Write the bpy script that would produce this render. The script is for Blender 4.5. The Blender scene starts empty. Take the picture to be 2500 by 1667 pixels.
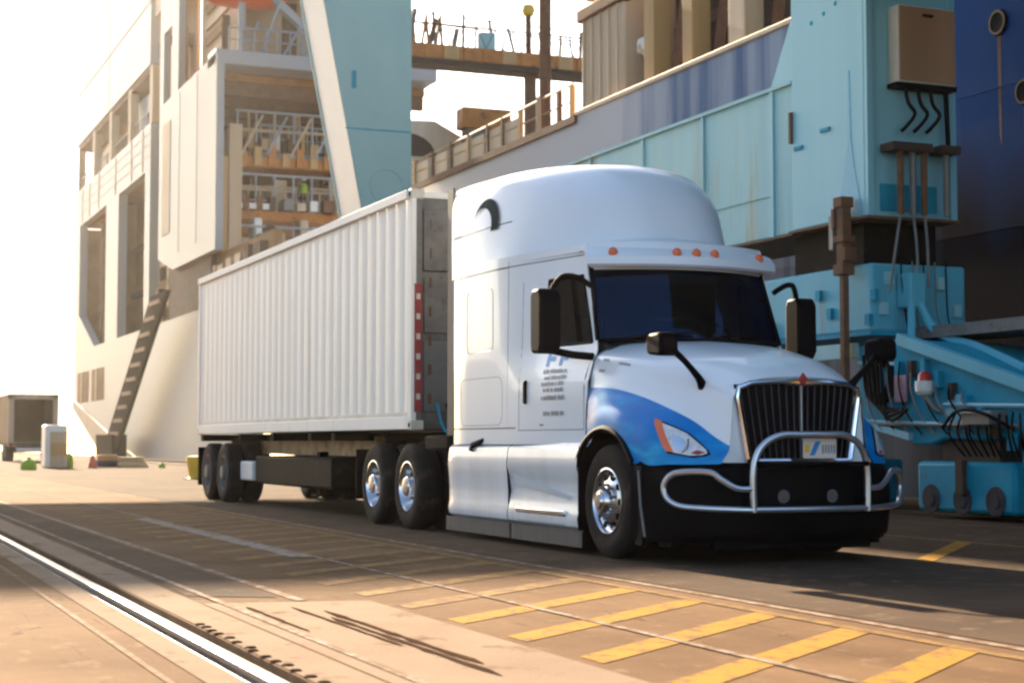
import bpy, bmesh, math, random
from mathutils import Vector, Matrix
R = math.radians
random.seed(7)
scene = bpy.context.scene
COL = scene.collection

# ------------------------------------------------------------------ camera
cam_d = bpy.data.cameras.new('camera'); cam = bpy.data.objects.new('camera', cam_d); COL.objects.link(cam)
cam.location = (13.53, -7.73, 1.044)
YAW, PIT = .3934, .06017
fwd = Vector((-math.cos(YAW)*math.cos(PIT), math.sin(YAW)*math.cos(PIT), math.sin(PIT)))
cam.rotation_euler = fwd.to_track_quat('-Z', 'Y').to_euler()
cam_d.sensor_width = 36; cam_d.lens = 58.56; cam_d.clip_end = 4000; cam_d.clip_start = .05
cam_d.dof.use_dof = True; cam_d.dof.focus_distance = 13.6; cam_d.dof.aperture_fstop = 3.2
scene.camera = cam

# ------------------------------------------------------------------ light
SUN_EL, SUN_AZ = 23.0, .4           # azimuth: degrees from -X towards -Y
to_sun = Vector((-math.cos(R(SUN_AZ))*math.cos(R(SUN_EL)), -math.sin(R(SUN_AZ))*math.cos(R(SUN_EL)), math.sin(R(SUN_EL))))
world = bpy.data.worlds.new('World'); scene.world = world; world.use_nodes = True
wn = world.node_tree.nodes; wl = world.node_tree.links
sky = wn.new('ShaderNodeTexSky'); sky.sky_type = 'NISHITA'; sky.sun_disc = False
sky.sun_elevation = R(SUN_EL); sky.sun_rotation = math.atan2(to_sun.x, to_sun.y)
sky.air_density = 1.0; sky.dust_density = 1.6; sky.ozone_density = 1.0
bg = wn['Background']; wl.new(sky.outputs[0], bg.inputs[0]); bg.inputs[1].default_value = .05
sun_d = bpy.data.lights.new('sun', 'SUN'); sun_d.energy = 3.7; sun_d.angle = R(.6); sun_d.color = (1, .80, .57)
sun = bpy.data.objects.new('sun', sun_d); COL.objects.link(sun); sun.rotation_euler = to_sun.to_track_quat('Z', 'Y').to_euler()
sun.location = (-40, -5, 40)
vs = scene.view_settings; vs.view_transform = 'Standard'; vs.look = 'None'; vs.exposure = 2.8; vs.gamma = 1; vs.use_curve_mapping = False
scene.render.engine = 'CYCLES'
scene.cycles.use_denoising = True; scene.cycles.max_bounces = 8; scene.cycles.volume_bounces = 0
scene.cycles.pixel_filter_type = 'BLACKMAN_HARRIS'; scene.cycles.filter_width = 2.4

# ------------------------------------------------------------------ helpers
def mat(name, c, rough=.5, metal=0., var=.12, scale=4., c2=None, streak=False, cov=.5, sharp=.25, bump=0., bscale=60., coat=0., spec=.5, c3=None, cov3=.62, sc3=1.5):
    """procedural paint/steel: base colour c, drifting to c2 (default a little darker); optional third colour in blotches"""
    m = bpy.data.materials.new(name); m.use_nodes = True; n = m.node_tree.nodes; l = m.node_tree.links
    p = n['Principled BSDF']; p.inputs['Roughness'].default_value = rough; p.inputs['Metallic'].default_value = metal
    p.inputs['Coat Weight'].default_value = coat; p.inputs['Coat Roughness'].default_value = .06; p.inputs['Specular IOR Level'].default_value = spec
    if c2 is None: c2 = tuple(x*(1-var*1.6) for x in c)
    tc = n.new('ShaderNodeTexCoord'); mp = n.new('ShaderNodeMapping'); l.new(tc.outputs['Object'], mp.inputs[0])
    if streak: mp.inputs['Scale'].default_value = (1, 1, .07)
    nz = n.new('ShaderNodeTexNoise'); nz.inputs['Scale'].default_value = scale; nz.inputs['Detail'].default_value = 6; nz.inputs['Roughness'].default_value = .62
    l.new(mp.outputs[0], nz.inputs['Vector'])
    rp = n.new('ShaderNodeMapRange'); rp.inputs[1].default_value = cov-sharp; rp.inputs[2].default_value = cov+sharp
    l.new(nz.outputs[0], rp.inputs[0])
    mx = n.new('ShaderNodeMix'); mx.data_type = 'RGBA'; mx.inputs[6].default_value = (*c, 1); mx.inputs[7].default_value = (*c2, 1)
    l.new(rp.outputs[0], mx.inputs[0]); out = mx.outputs[2]
    if c3 is not None:
        n3 = n.new('ShaderNodeTexNoise'); n3.inputs['Scale'].default_value = sc3; n3.inputs['Detail'].default_value = 8; n3.inputs['Roughness'].default_value = .7
        l.new(mp.outputs[0] if streak else tc.outputs['Object'], n3.inputs['Vector'])
        r3 = n.new('ShaderNodeMapRange'); r3.inputs[1].default_value = cov3-.05; r3.inputs[2].default_value = cov3+.05; l.new(n3.outputs[0], r3.inputs[0])
        m3 = n.new('ShaderNodeMix'); m3.data_type = 'RGBA'; l.new(out, m3.inputs[6]); m3.inputs[7].default_value = (*c3, 1); l.new(r3.outputs[0], m3.inputs[0]); out = m3.outputs[2]
    l.new(out, p.inputs['Base Color'])
    if bump:
        nb = n.new('ShaderNodeTexNoise'); nb.inputs['Scale'].default_value = bscale; nb.inputs['Detail'].default_value = 4; l.new(tc.outputs['Object'], nb.inputs['Vector'])
        b = n.new('ShaderNodeBump'); b.inputs['Strength'].default_value = bump; b.inputs['Distance'].default_value = .02
        l.new(nb.outputs[0], b.inputs['Height']); l.new(b.outputs[0], p.inputs['Normal'])
    return m

def glass(name, tint, ior=1.5, gl=(.9,.95,1)):
    m = bpy.data.materials.new(name); m.use_nodes = True; n = m.node_tree.nodes; l = m.node_tree.links
    n.remove(n['Principled BSDF']); o = n['Material Output']
    t = n.new('ShaderNodeBsdfTransparent'); t.inputs[0].default_value = (*tint, 1)
    g = n.new('ShaderNodeBsdfGlossy'); g.inputs['Roughness'].default_value = .02; g.inputs[0].default_value = (*gl, 1)
    f = n.new('ShaderNodeFresnel'); f.inputs[0].default_value = ior
    mx = n.new('ShaderNodeMixShader'); l.new(f.outputs[0], mx.inputs[0]); l.new(t.outputs[0], mx.inputs[1]); l.new(g.outputs[0], mx.inputs[2]); l.new(mx.outputs[0], o.inputs[0])
    return m

def tag(o, label=None, cat=None, group=None, kind=None):
    if label: o['label'] = label
    if cat: o['category'] = cat
    if group: o['group'] = group
    if kind: o['kind'] = kind
    return o

def thing(name, loc, label, cat, group=None):
    o = bpy.data.objects.new(name, None); COL.objects.link(o); o.location = loc; o.empty_display_size = .3
    return tag(o, label, cat, group)

def crom(P, n):
    """Catmull-Rom through the points P (tuples), n samples per span"""
    out = []; N = len(P)
    for i in range(N-1):
        p0, p1, p2, p3 = P[max(i-1, 0)], P[i], P[i+1], P[min(i+2, N-1)]
        for k in range(n):
            t = k/n
            out.append(tuple(.5*((2*b)+(-a+c)*t+(2*a-5*b+4*c-d)*t*t+(-a+3*b-3*c+d)*t**3) for a, b, c, d in zip(p0, p1, p2, p3)))
    out.append(tuple(P[-1])); return out

class MB:
    def __init__(s): s.v = []; s.f = []; s.mi = []
    def add(s, vs, fs, mi=0):
        b = len(s.v); s.v += [tuple(v) for v in vs]; s.f += [tuple(i+b for i in f) for f in fs]; s.mi += [mi]*len(fs); return s
    def box(s, x0, x1, y0, y1, z0, z1, mi=0):
        return s.add([(x0,y0,z0),(x1,y0,z0),(x1,y1,z0),(x0,y1,z0),(x0,y0,z1),(x1,y0,z1),(x1,y1,z1),(x0,y1,z1)],
                     [(0,3,2,1),(4,5,6,7),(0,1,5,4),(1,2,6,5),(2,3,7,6),(3,0,4,7)], mi)
    def prism(s, poly, ax, a, b, mi=0):
        """poly of 2D points in the two other axes, extruded along axis ax from a to b"""
        def P(q, h): return {0: (h, q[0], q[1]), 1: (q[0], h, q[1]), 2: (q[0], q[1], h)}[ax]
        n = len(poly); vs = [P(q, a) for q in poly]+[P(q, b) for q in poly]
        fs = [tuple(range(n))[::-1], tuple(range(n, 2*n))]+[(i, (i+1) % n, n+(i+1) % n, n+i) for i in range(n)]
        return s.add(vs, fs, mi)
    def beam(s, p, q, w, h, mi=0):
        p, q = Vector(p), Vector(q); d = (q-p).normalized()
        u = d.cross(Vector((0,0,1)));  u = u.normalized() if u.length > 1e-4 else Vector((1,0,0))
        v = u.cross(d).normalized(); u *= w/2; v *= h/2
        vs = [p-u-v, p+u-v, p+u+v, p-u+v, q-u-v, q+u-v, q+u+v, q-u+v]
        return s.add(vs, [(0,3,2,1),(4,5,6,7),(0,1,5,4),(1,2,6,5),(2,3,7,6),(3,0,4,7)], mi)
    def tube(s, path, r, n=8, mi=0, cap=True, rs=None):
        path = [Vector(p) for p in path]; b = len(s.v); prev = None; m = len(path)
        for i, p in enumerate(path):
            d = (path[min(i+1, m-1)]-path[max(i-1, 0)]).normalized()
            if prev is None:
                u = d.cross(Vector((0,0,1))); u = u if u.length > 1e-3 else d.cross(Vector((0,1,0)))
            else: u = prev-d*prev.dot(d)
            u.normalize(); prev = u; w = d.cross(u); rr = rs[i] if rs else r
            for k in range(n):
                a = 2*math.pi*k/n; s.v.append(tuple(p+(u*math.cos(a)+w*math.sin(a))*rr))
        for i in range(m-1):
            for k in range(n):
                s.f.append((b+i*n+k, b+i*n+(k+1) % n, b+(i+1)*n+(k+1) % n, b+(i+1)*n+k)); s.mi.append(mi)
        if cap:
            s.f.append(tuple(b+k for k in range(n))[::-1]); s.f.append(tuple(b+(m-1)*n+k for k in range(n))); s.mi += [mi, mi]
        return s
    def lathe(s, prof, n=40, mi=0, c=(0,0,0), ax=1):
        """prof: list of (r, h) spun round axis ax"""
        b = len(s.v)
        for r, h in prof:
            for k in range(n):
                a = 2*math.pi*k/n; p = {1: (r*math.cos(a), h, r*math.sin(a)), 2: (r*math.cos(a), r*math.sin(a), h), 0: (h, r*math.cos(a), r*math.sin(a))}[ax]
                s.v.append((p[0]+c[0], p[1]+c[1], p[2]+c[2]))
        for i in range(len(prof)-1):
            for k in range(n):
                s.f.append((b+i*n+k, b+i*n+(k+1) % n, b+(i+1)*n+(k+1) % n, b+(i+1)*n+k)); s.mi.append(mi)
        return s
    def grid(s, G, mi=0, skip=None, mfun=None):
        b = len(s.v); nu, nv = len(G), len(G[0])
        for row in G: s.v += [tuple(p) for p in row]
        for i in range(nu-1):
            for j in range(nv-1):
                if skip and skip(i, j): continue
                s.f.append((b+i*nv+j, b+(i+1)*nv+j, b+(i+1)*nv+j+1, b+i*nv+j+1)); s.mi.append(mfun(i, j) if mfun else mi)
        return s
    def mirror(s):
        b = len(s.v); s.v += [(x, -y, z) for x, y, z in s.v[:b]]; nf = len(s.f)
        s.f += [tuple(i+b for i in f)[::-1] for f in s.f[:nf]]; s.mi += s.mi[:nf]; return s
    def mesh(s, name, mats, ang=35, fix=True):
        me = bpy.data.meshes.new(name); me.from_pydata(s.v, [], s.f)
        for m in (mats if isinstance(mats, (list, tuple)) else [mats]): me.materials.append(m)
        me.polygons.foreach_set('material_index', s.mi); me.update()
        if fix:
            bm = bmesh.new(); bm.from_mesh(me); bmesh.ops.remove_doubles(bm, verts=bm.verts, dist=1e-5); bmesh.ops.recalc_face_normals(bm, faces=bm.faces); bm.to_mesh(me); bm.free()
        me.polygons.foreach_set('use_smooth', [True]*len(me.polygons)); me.set_sharp_from_angle(angle=R(ang)); return me
    def build(s, name, mats, parent=None, loc=None, bev=0, ang=35, rot=None, solid=0):
        o = bpy.data.objects.new(name, s.mesh(name, mats, ang)); COL.objects.link(o)
        if parent: o.parent = parent
        base = -parent.location if (parent and parent.type == 'EMPTY') else Vector((0,0,0))
        o.location = base+(Vector(loc) if loc is not None else Vector((0,0,0)))
        if rot: o.rotation_euler = rot
        if solid:
            md = o.modifiers.new('solid', 'SOLIDIFY'); md.thickness = solid; md.offset = 0
            md = o.modifiers.new('split', 'EDGE_SPLIT'); md.split_angle = R(45)
        if bev:
            md = o.modifiers.new('bevel', 'BEVEL'); md.width = bev; md.segments = 2; md.limit_method = 'ANGLE'; md.angle_limit = R(40)
        return o

def box(name, m, parent, x0, x1, y0, y1, z0, z1, bev=0, **k): return MB().box(x0, x1, y0, y1, z0, z1).build(name, m, parent, bev=bev, **k)
def copy_tree(o, parent, loc=None, rotz=None):
    c = o.copy(); COL.objects.link(c); c.parent = parent
    if loc is not None: c.location = loc
    if rotz is not None: c.rotation_euler = (0, 0, rotz)
    for ch in list(o.children): copy_tree(ch, c)
    return c
def struct(o): o['kind'] = 'structure'; return o

# ------------------------------------------------------------------ materials
M = {}
M['paint'] = mat('white_paint', (.70,.745,.79), .34, coat=.45, var=.03, scale=1.2)
M['paint2'] = mat('white_paint_side', (.68,.73,.77), .36, coat=.4, var=.03, scale=1)
M['paintlow'] = mat('white_paint_with_road_film', (.68,.72,.76), .36, coat=.35, var=.05, scale=2.0, streak=True, c2=(.55,.56,.57), c3=(.46,.42,.38), cov3=.66, sc3=5)
M['black'] = mat('black_plastic', (.0035,.003,.004), .6, var=.3, scale=6, bump=.1, bscale=200, spec=.05)
M['blackm'] = mat('chassis_black', (.008,.006,.005), .7, var=.3, spec=.06, c3=(.025,.018,.013), cov3=.6, sc3=3)
M['rubber'] = mat('tyre_rubber', (.022,.018,.016), .8, var=.3, scale=8, bump=.15, bscale=120, spec=.12, c3=(.045,.035,.03), cov3=.6, sc3=4)
M['alu'] = mat('polished_aluminium', (.72,.73,.76), .22, metal=1, var=.08)
M['steelt'] = mat('brushed_tube_steel', (.50,.52,.56), .3, metal=.85, var=.1, scale=9)
M['capgrey'] = mat('grimy_axle_cap', (.06,.055,.065), .75, spec=.15, var=.3, scale=5)
M['chrome'] = mat('chrome', (.75,.80,.88), .12, metal=1, var=.04)
M['grey'] = mat('grey_steel', (.2,.19,.18), .55, metal=.3, var=.2)
M['darkgrey'] = mat('dark_grey_rubber', (.035,.037,.045), .6, var=.2)
M['skirt'] = mat('dusty_skirt_rubber', (.075,.068,.068), .65, var=.3, streak=True, scale=10, c2=(.04,.036,.036))
M['orange'] = mat('amber_lens', (.75,.16,.05), .25, var=.1)
M['lens'] = mat('headlamp_reflector', (.86,.84,.83), .22, metal=.35, var=.2, scale=16, c2=(.5,.47,.48))
M['foglens'] = mat('dusty_fog_lens', (.10,.10,.10), .35, var=.3, scale=20)
M['seam'] = mat('seam_shadow_gap', (.10,.11,.12), .7, var=.1)
M['decal'] = mat('dark_print', (.05,.06,.08), .5, var=.2)
M['decalgrey'] = mat('grey_print', (.22,.25,.30), .5, var=.2)
M['bluedecal'] = mat('blue_print', (.02,.25,.62), .4, var=.2)
M['teald'] = mat('dark_teal_print', (.008,.035,.042), .7, spec=.1, var=.3)
M['red'] = mat('red_enamel', (.35,.03,.03), .35, var=.2)
M['seat'] = mat('dark_upholstery', (.02,.022,.026), .8, var=.3)
M['glass'] = glass('windscreen_glass', (.07,.15,.22), 1.6, (.12,.36,.75))
M['sglass'] = glass('side_glass', (.38,.52,.50))
M['cont'] = mat('container_white', (.88,.825,.735), .55, spec=.3, var=.05, scale=1.2, streak=True, c3=(.70,.63,.53), cov3=.63, sc3=3.2)
M['contdirt'] = mat('container_scuffed_white', (.66,.60,.52), .55, var=.2, scale=3, streak=True, c2=(.45,.36,.26), cov=.6)
M['contgrey'] = mat('reefer_machinery_grey', (.19,.175,.16), .6, spec=.2, var=.25, scale=5, c3=(.10,.08,.07), cov3=.62, sc3=7)
M['chassis'] = mat('tan_chassis_paint', (.55,.36,.18), .6, var=.3, scale=5, c3=(.18,.09,.05), cov3=.6, sc3=3)
M['redtape'] = mat('red_marking', (.36,.03,.03), .5, var=.3, scale=9)
M['teal'] = mat('crane_teal', (.25,.52,.60), .5, spec=.3, var=.06, scale=.8, streak=True, c2=(.19,.45,.54))
M['tealm'] = mat('crane_teal_mid', (.11,.43,.54), .55, spec=.25, scale=1.5, streak=True, c2=(.07,.34,.46), c3=(.20,.24,.18), cov3=.64, sc3=3)
M['tealp'] = mat('fresh_teal_touch_up', (.03,.34,.52), .4, var=.1)
M['tealw'] = mat('crane_teal_weathered', (.32,.55,.56), .6, spec=.25, scale=1.6, streak=True, c2=(.22,.45,.52), c3=(.33,.36,.25), cov3=.58, sc3=2.2)
M['teald2'] = mat('crane_teal_deep', (.008,.31,.44), .6, spec=.12, scale=2, c2=(.004,.20,.33), c3=(.09,.08,.06), cov3=.66, sc3=3)
M['teall'] = mat('crane_leg_teal', (.25,.44,.43), .55, spec=.3, scale=.5, c2=(.20,.38,.39))
M['offwhite'] = mat('off_white_plate', (.72,.70,.66), .5, var=.05, scale=1)
M['rust'] = mat('rust', (.20,.085,.035), .85, var=.35, scale=6, c2=(.08,.04,.025), bump=.3, bscale=40)
M['rustor'] = mat('rusty_orange_paint', (.50,.20,.03), .7, scale=2.2, c2=(.30,.10,.025), c3=(.07,.035,.02), cov3=.62, sc3=2)
M['rustp'] = mat('rust_stained_cream', (.58,.46,.34), .7, scale=1.3, streak=True, c2=(.42,.29,.17))
M['cabd'] = mat('cabinet_door_rust_brown', (.42,.24,.135), .6, spec=.15, var=.2, scale=2, streak=True)
M['cabs'] = mat('cabinet_beige', (.60,.55,.46), .6, var=.1)
M['ochre'] = mat('ochre_column_paint', (.50,.30,.12), .65, var=.2, scale=2, streak=True, c3=(.2,.09,.04), cov3=.66)
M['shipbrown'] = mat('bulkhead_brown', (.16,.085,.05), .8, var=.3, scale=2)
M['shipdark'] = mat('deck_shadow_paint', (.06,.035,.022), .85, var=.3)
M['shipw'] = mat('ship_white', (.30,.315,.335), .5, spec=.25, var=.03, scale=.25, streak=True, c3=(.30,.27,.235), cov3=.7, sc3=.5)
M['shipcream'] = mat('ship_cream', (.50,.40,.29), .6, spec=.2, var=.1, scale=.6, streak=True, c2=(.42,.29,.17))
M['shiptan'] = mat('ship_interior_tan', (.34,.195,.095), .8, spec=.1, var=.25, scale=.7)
M['liferaft'] = mat('lifeboat_orange', (.72,.12,.03), .45, var=.15, scale=2)
M['lime'] = mat('hi_vis_lime', (.25,.42,.015), .7, var=.15)
M['yellow'] = mat('bollard_yellow', (.75,.46,.02), .5, var=.15, scale=5)
M['darkcloth'] = mat('dark_work_trousers', (.03,.03,.035), .8, var=.2)
M['skin'] = mat('skin', (.45,.27,.18), .6, var=.1)
M['plate'] = mat('licence_plate', (.66,.58,.52), .5, var=.05)
M['rail'] = mat('worn_rail_steel', (.36,.31,.27), .5, metal=.3, var=.15, scale=12)
M['railrust'] = mat('rail_web_rust', (.16,.09,.055), .8, var=.3)
M['concrete'] = mat('pale_concrete', (.255,.185,.132), .95, spec=.02, scale=1.4, c2=(.195,.137,.094), c3=(.115,.072,.044), cov3=.62, sc3=2.4, bump=.25, bscale=30)
M['groove'] = mat('dirt_filled_groove', (.085,.052,.034), .95, spec=0, var=.3)

# hull paint of the blue ship: navy, weathered pale grey in streaks towards the stern rail
def hull_mat():
    m = mat('navy_hull_paint', (.001,.044,.15), .6, spec=.04, scale=.55, streak=True, c2=(.002,.060,.20), c3=(.008,.085,.24), cov3=.6, sc3=.8)
    n = m.node_tree.nodes; l = m.node_tree.links; p = n['Principled BSDF']; old = p.inputs['Base Color'].links[0].from_socket
    tc = n.new('ShaderNodeTexCoord'); sp = n.new('ShaderNodeSeparateXYZ'); l.new(tc.outputs['Object'], sp.inputs[0])
    mp = n.new('ShaderNodeMapping'); mp.inputs['Scale'].default_value = (.55, .5, .03); l.new(tc.outputs['Object'], mp.inputs[0])
    nz = n.new('ShaderNodeTexNoise'); nz.inputs['Scale'].default_value = 1.3; nz.inputs['Detail'].default_value = 6; l.new(mp.outputs[0], nz.inputs['Vector'])
    xr = n.new('ShaderNodeMapRange'); xr.inputs[1].default_value = -19.5; xr.inputs[2].default_value = -26.; l.new(sp.outputs[0], xr.inputs[0])
    ad = n.new('ShaderNodeMath'); ad.operation = 'ADD'; l.new(xr.outputs[0], ad.inputs[0]); l.new(nz.outputs[0], ad.inputs[1])
    r2 = n.new('ShaderNodeMapRange'); r2.inputs[1].default_value = .72; r2.inputs[2].default_value = 1.02; l.new(ad.outputs[0], r2.inputs[0])
    mx = n.new('ShaderNodeMix'); mx.data_type = 'RGBA'; l.new(r2.outputs[0], mx.inputs[0]); l.new(old, mx.inputs[6]); mx.inputs[7].default_value = (.52,.49,.49,1)
    # the hull turns a paler streaked blue towards the stern
    # deep shade low on the hull painted near black, with a streaky edge
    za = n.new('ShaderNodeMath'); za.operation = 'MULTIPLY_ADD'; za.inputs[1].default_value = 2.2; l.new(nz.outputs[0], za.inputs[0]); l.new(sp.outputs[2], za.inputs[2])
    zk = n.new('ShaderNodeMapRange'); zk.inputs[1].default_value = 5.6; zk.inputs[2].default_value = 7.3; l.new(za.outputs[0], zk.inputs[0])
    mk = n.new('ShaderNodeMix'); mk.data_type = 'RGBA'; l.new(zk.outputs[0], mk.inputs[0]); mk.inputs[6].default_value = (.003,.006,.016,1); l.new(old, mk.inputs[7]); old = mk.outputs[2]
    zr = n.new('ShaderNodeMapRange'); zr.inputs[1].default_value = -10.5; zr.inputs[2].default_value = -14.; l.new(sp.outputs[0], zr.inputs[0])
    m2 = n.new('ShaderNodeMix'); m2.data_type = 'RGBA'; st = n.new('ShaderNodeTexNoise'); st.inputs['Scale'].default_value = 2.6; st.inputs['Detail'].default_value = 8; l.new(mp.outputs[0], st.inputs['Vector'])
    sr = n.new('ShaderNodeMapRange'); sr.inputs[1].default_value = .36; sr.inputs[2].default_value = .58; sr.inputs[3].default_value = .25; l.new(st.outputs[0], sr.inputs[0])
    sm_ = n.new('ShaderNodeMath'); sm_.operation = 'MULTIPLY'; l.new(zr.outputs[0], sm_.inputs[0]); l.new(sr.outputs[0], sm_.inputs[1])
    l.new(sm_.outputs[0], m2.inputs[0]); l.new(old, m2.inputs[6])
    m2.inputs[7].default_value = (.27,.31,.38,1); l.new(m2.outputs[2], mx.inputs[6]); l.new(mx.outputs[2], p.inputs['Base Color'])
    return m
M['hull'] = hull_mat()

# fender wrap: saturated blue with lighter cyan clouds, breaking up into the white at its rear edge
def wrap_mat():
    m = bpy.data.materials.new('blue_fender_wrap'); m.use_nodes = True; n = m.node_tree.nodes; l = m.node_tree.links; p = n['Principled BSDF']
    p.inputs['Roughness'].default_value = .38; p.inputs['Specular IOR Level'].default_value = .2; p.inputs['Coat Weight'].default_value = .04; p.inputs['Coat Roughness'].default_value = .1
    tc = n.new('ShaderNodeTexCoord'); mp = n.new('ShaderNodeMapping'); mp.inputs['Rotation'].default_value = (0, R(-35), 0); mp.inputs['Scale'].default_value = (1.3, 1, 3.4)
    l.new(tc.outputs['Object'], mp.inputs[0])
    nz = n.new('ShaderNodeTexNoise'); nz.inputs['Scale'].default_value = 1.7; nz.inputs['Detail'].default_value = 4; l.new(mp.outputs[0], nz.inputs['Vector'])
    cr = n.new('ShaderNodeValToRGB'); e = cr.color_ramp.elements
    e[0].position = .44; e[0].color = (.0,.165,.50,1); e[1].position = .57; e[1].color = (.0,.24,.58,1)
    q = e.new(.67); q.color = (.005,.40,.68,1); q = e.new(.80); q.color = (.12,.54,.76,1)
    l.new(nz.outputs[0], cr.inputs[0])
    sp = n.new('ShaderNodeSeparateXYZ'); l.new(tc.outputs['Object'], sp.inputs[0])
    xr = n.new('ShaderNodeMapRange'); xr.inputs[1].default_value = -.44; xr.inputs[2].default_value = -.66; l.new(sp.outputs[0], xr.inputs[0])
    n2 = n.new('ShaderNodeTexNoise'); n2.inputs['Scale'].default_value = 5.5; n2.inputs['Detail'].default_value = 5; l.new(tc.outputs['Object'], n2.inputs['Vector'])
    ad = n.new('ShaderNodeMath'); ad.operation = 'ADD'; l.new(xr.outputs[0], ad.inputs[0]); l.new(n2.outputs[0], ad.inputs[1])
    r2 = n.new('ShaderNodeMapRange'); r2.inputs[1].default_value = .78; r2.inputs[2].default_value = 1.05; l.new(ad.outputs[0], r2.inputs[0])
    mx = n.new('ShaderNodeMix'); mx.data_type = 'RGBA'; l.new(r2.outputs[0], mx.inputs[0]); l.new(cr.outputs[0], mx.inputs[6]); mx.inputs[7].default_value = (.62,.76,.82,1)
    l.new(mx.outputs[2], p.inputs['Base Color']); return m
M['wrap'] = wrap_mat()

def ground_mat():
    m = bpy.data.materials.new('worn_quay_asphalt'); m.use_nodes = True; n = m.node_tree.nodes; l = m.node_tree.links; p = n['Principled BSDF']
    p.inputs['Roughness'].default_value = .95; p.inputs['Specular IOR Level'].default_value = .03
    tc = n.new('ShaderNodeTexCoord')
    def noise(sc, det, mapsc=None):
        v = tc.outputs['Object']
        if mapsc:
            mp = n.new('ShaderNodeMapping'); mp.inputs['Scale'].default_value = mapsc; l.new(v, mp.inputs[0]); v = mp.outputs[0]
        z = n.new('ShaderNodeTexNoise'); z.inputs['Scale'].default_value = sc; z.inputs['Detail'].default_value = det; z.inputs['Roughness'].default_value = .65; l.new(v, z.inputs['Vector']); return z.outputs[0]
    def mixc(f, a, b, lo, hi):
        r = n.new('ShaderNodeMapRange'); r.inputs[1].default_value = lo; r.inputs[2].default_value = hi; l.new(f, r.inputs[0])
        x = n.new('ShaderNodeMix'); x.data_type = 'RGBA'; l.new(r.outputs[0], x.inputs[0])
        for s_, c in ((6, a), (7, b)):
            if isinstance(c, tuple): x.inputs[s_].default_value = (*c, 1)
            else: l.new(c, x.inputs[s_])
        return x.outputs[2]
    a = mixc(noise(.35, 8), (.098,.056,.029), (.172,.102,.055), .38, .62)
    b = mixc(noise(1.0, 6, (.06, 1.3, 1)), a, (0.082,0.047,0.026), .55, .8)          # tyre-polished lanes along the quay
    c = mixc(noise(70, 3), b, (0.198,0.129,0.080), .58, .72)                            # aggregate
    d = mixc(noise(110, 2), c, (0.060,0.039,0.026), .60, .72)
    e = mixc(noise(2.2, 9), d, (0.065,0.039,0.024), .66, .74)                         # oil stains
    e = mixc(noise(4.5, 9), e, (.20,.128,.078), .56, .70)                         # worn pale scuffs
    e = mixc(noise(9.0, 6, (.10, 1.6, 1)), e, (.070,.043,.026), .60, .72)         # rubber streaks
    vo = n.new('ShaderNodeTexVoronoi'); vo.feature = 'DISTANCE_TO_EDGE'; vo.inputs['Scale'].default_value = .42
    wz = n.new('ShaderNodeTexNoise'); wz.inputs['Scale'].default_value = 1.6; wz.inputs['Detail'].default_value = 7; l.new(tc.outputs['Object'], wz.inputs['Vector'])
    wa = n.new('ShaderNodeVectorMath'); wa.operation = 'MULTIPLY_ADD'; wa.inputs[1].default_value = (.9,.9,0); l.new(wz.outputs[1], wa.inputs[0]); l.new(tc.outputs['Object'], wa.inputs[2])
    l.new(wa.outputs[0], vo.inputs['Vector'])
    ck = n.new('ShaderNodeMath'); ck.operation = 'ADD'; l.new(vo.outputs[0], ck.inputs[0])
    cm = n.new('ShaderNodeMapRange'); cm.inputs[1].default_value = .45; cm.inputs[2].default_value = .6; cm.inputs[3].default_value = .03; cm.inputs[4].default_value = 0; l.new(noise(.6, 3), cm.inputs[0]); l.new(cm.outputs[0], ck.inputs[1])
    e = mixc(ck.outputs[0], (.075,.045,.027), e, .002, .009)                      # hairline cracks
    l.new(e, p.inputs['Base Color'])
    b_ = n.new('ShaderNodeBump'); b_.inputs['Strength'].default_value = .35; b_.inputs['Distance'].default_value = .012
    l.new(noise(90, 5), b_.inputs['Height']); l.new(b_.outputs[0], p.inputs['Normal']); return m
M['ground'] = ground_mat()
def paint_mark(name, c, base, cov):
    return mat(name, c, .9, spec=.03, scale=7, c2=tuple(x*.85 for x in c), c3=base, cov3=cov, sc3=6, bump=.2, bscale=90)
M['ymark'] = paint_mark('yellow_road_paint', (.34,.18,.03), (.155,.092,.052), .56)
M['ymark2'] = paint_mark('thin_yellow_road_paint', (.25,.155,.06), (.15,.09,.05), .50)
M['wmark'] = paint_mark('faded_white_road_paint', (.29,.23,.185), (.155,.095,.056), .50)
M['groundline'] = paint_mark('worn_joint_filler', (.22,.155,.11), (.155,.095,.056), .47)
M['wmark2'] = paint_mark('grey_white_lane_paint', (.27,.23,.20), (.15,.095,.056), .55)

def water_mat():
    m = mat('harbour_water', (.05,.07,.08), .08, var=.2); n = m.node_tree.nodes; l = m.node_tree.links
    tc = n.new('ShaderNodeTexCoord'); z = n.new('ShaderNodeTexNoise'); z.inputs['Scale'].default_value = .8; z.inputs['Detail'].default_value = 5; l.new(tc.outputs['Object'], z.inputs['Vector'])
    b = n.new('ShaderNodeBump'); b.inputs['Strength'].default_value = .3; b.inputs['Distance'].default_value = .2; l.new(z.outputs[0], b.inputs['Height']); l.new(b.outputs[0], n['Principled BSDF'].inputs['Normal']); return m
M['water'] = water_mat()

# ================================================================== SETTING
QY = 9.7                                   # quay edge
g = MB()
TR0, TR1 = -5.985, -5.735                  # slot of the crane rail
g.box(-420, 120, -300, TR0, -2.9, 0); g.box(-420, 120, TR1, QY, -2.9, 0); g.box(-420, 120, TR0-.01, TR1+.01, -2.9, -.07)
ground = struct(g.build('ground', M['ground']))
struct(box('water', M['water'], None, -1500, 900, QY-.2, 2500, -8, -2.4))
struct(box('quay_coping', M['concrete'], None, -420, 120, QY-.62, QY+.03, -2.0, .09, bev=.03))
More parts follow.
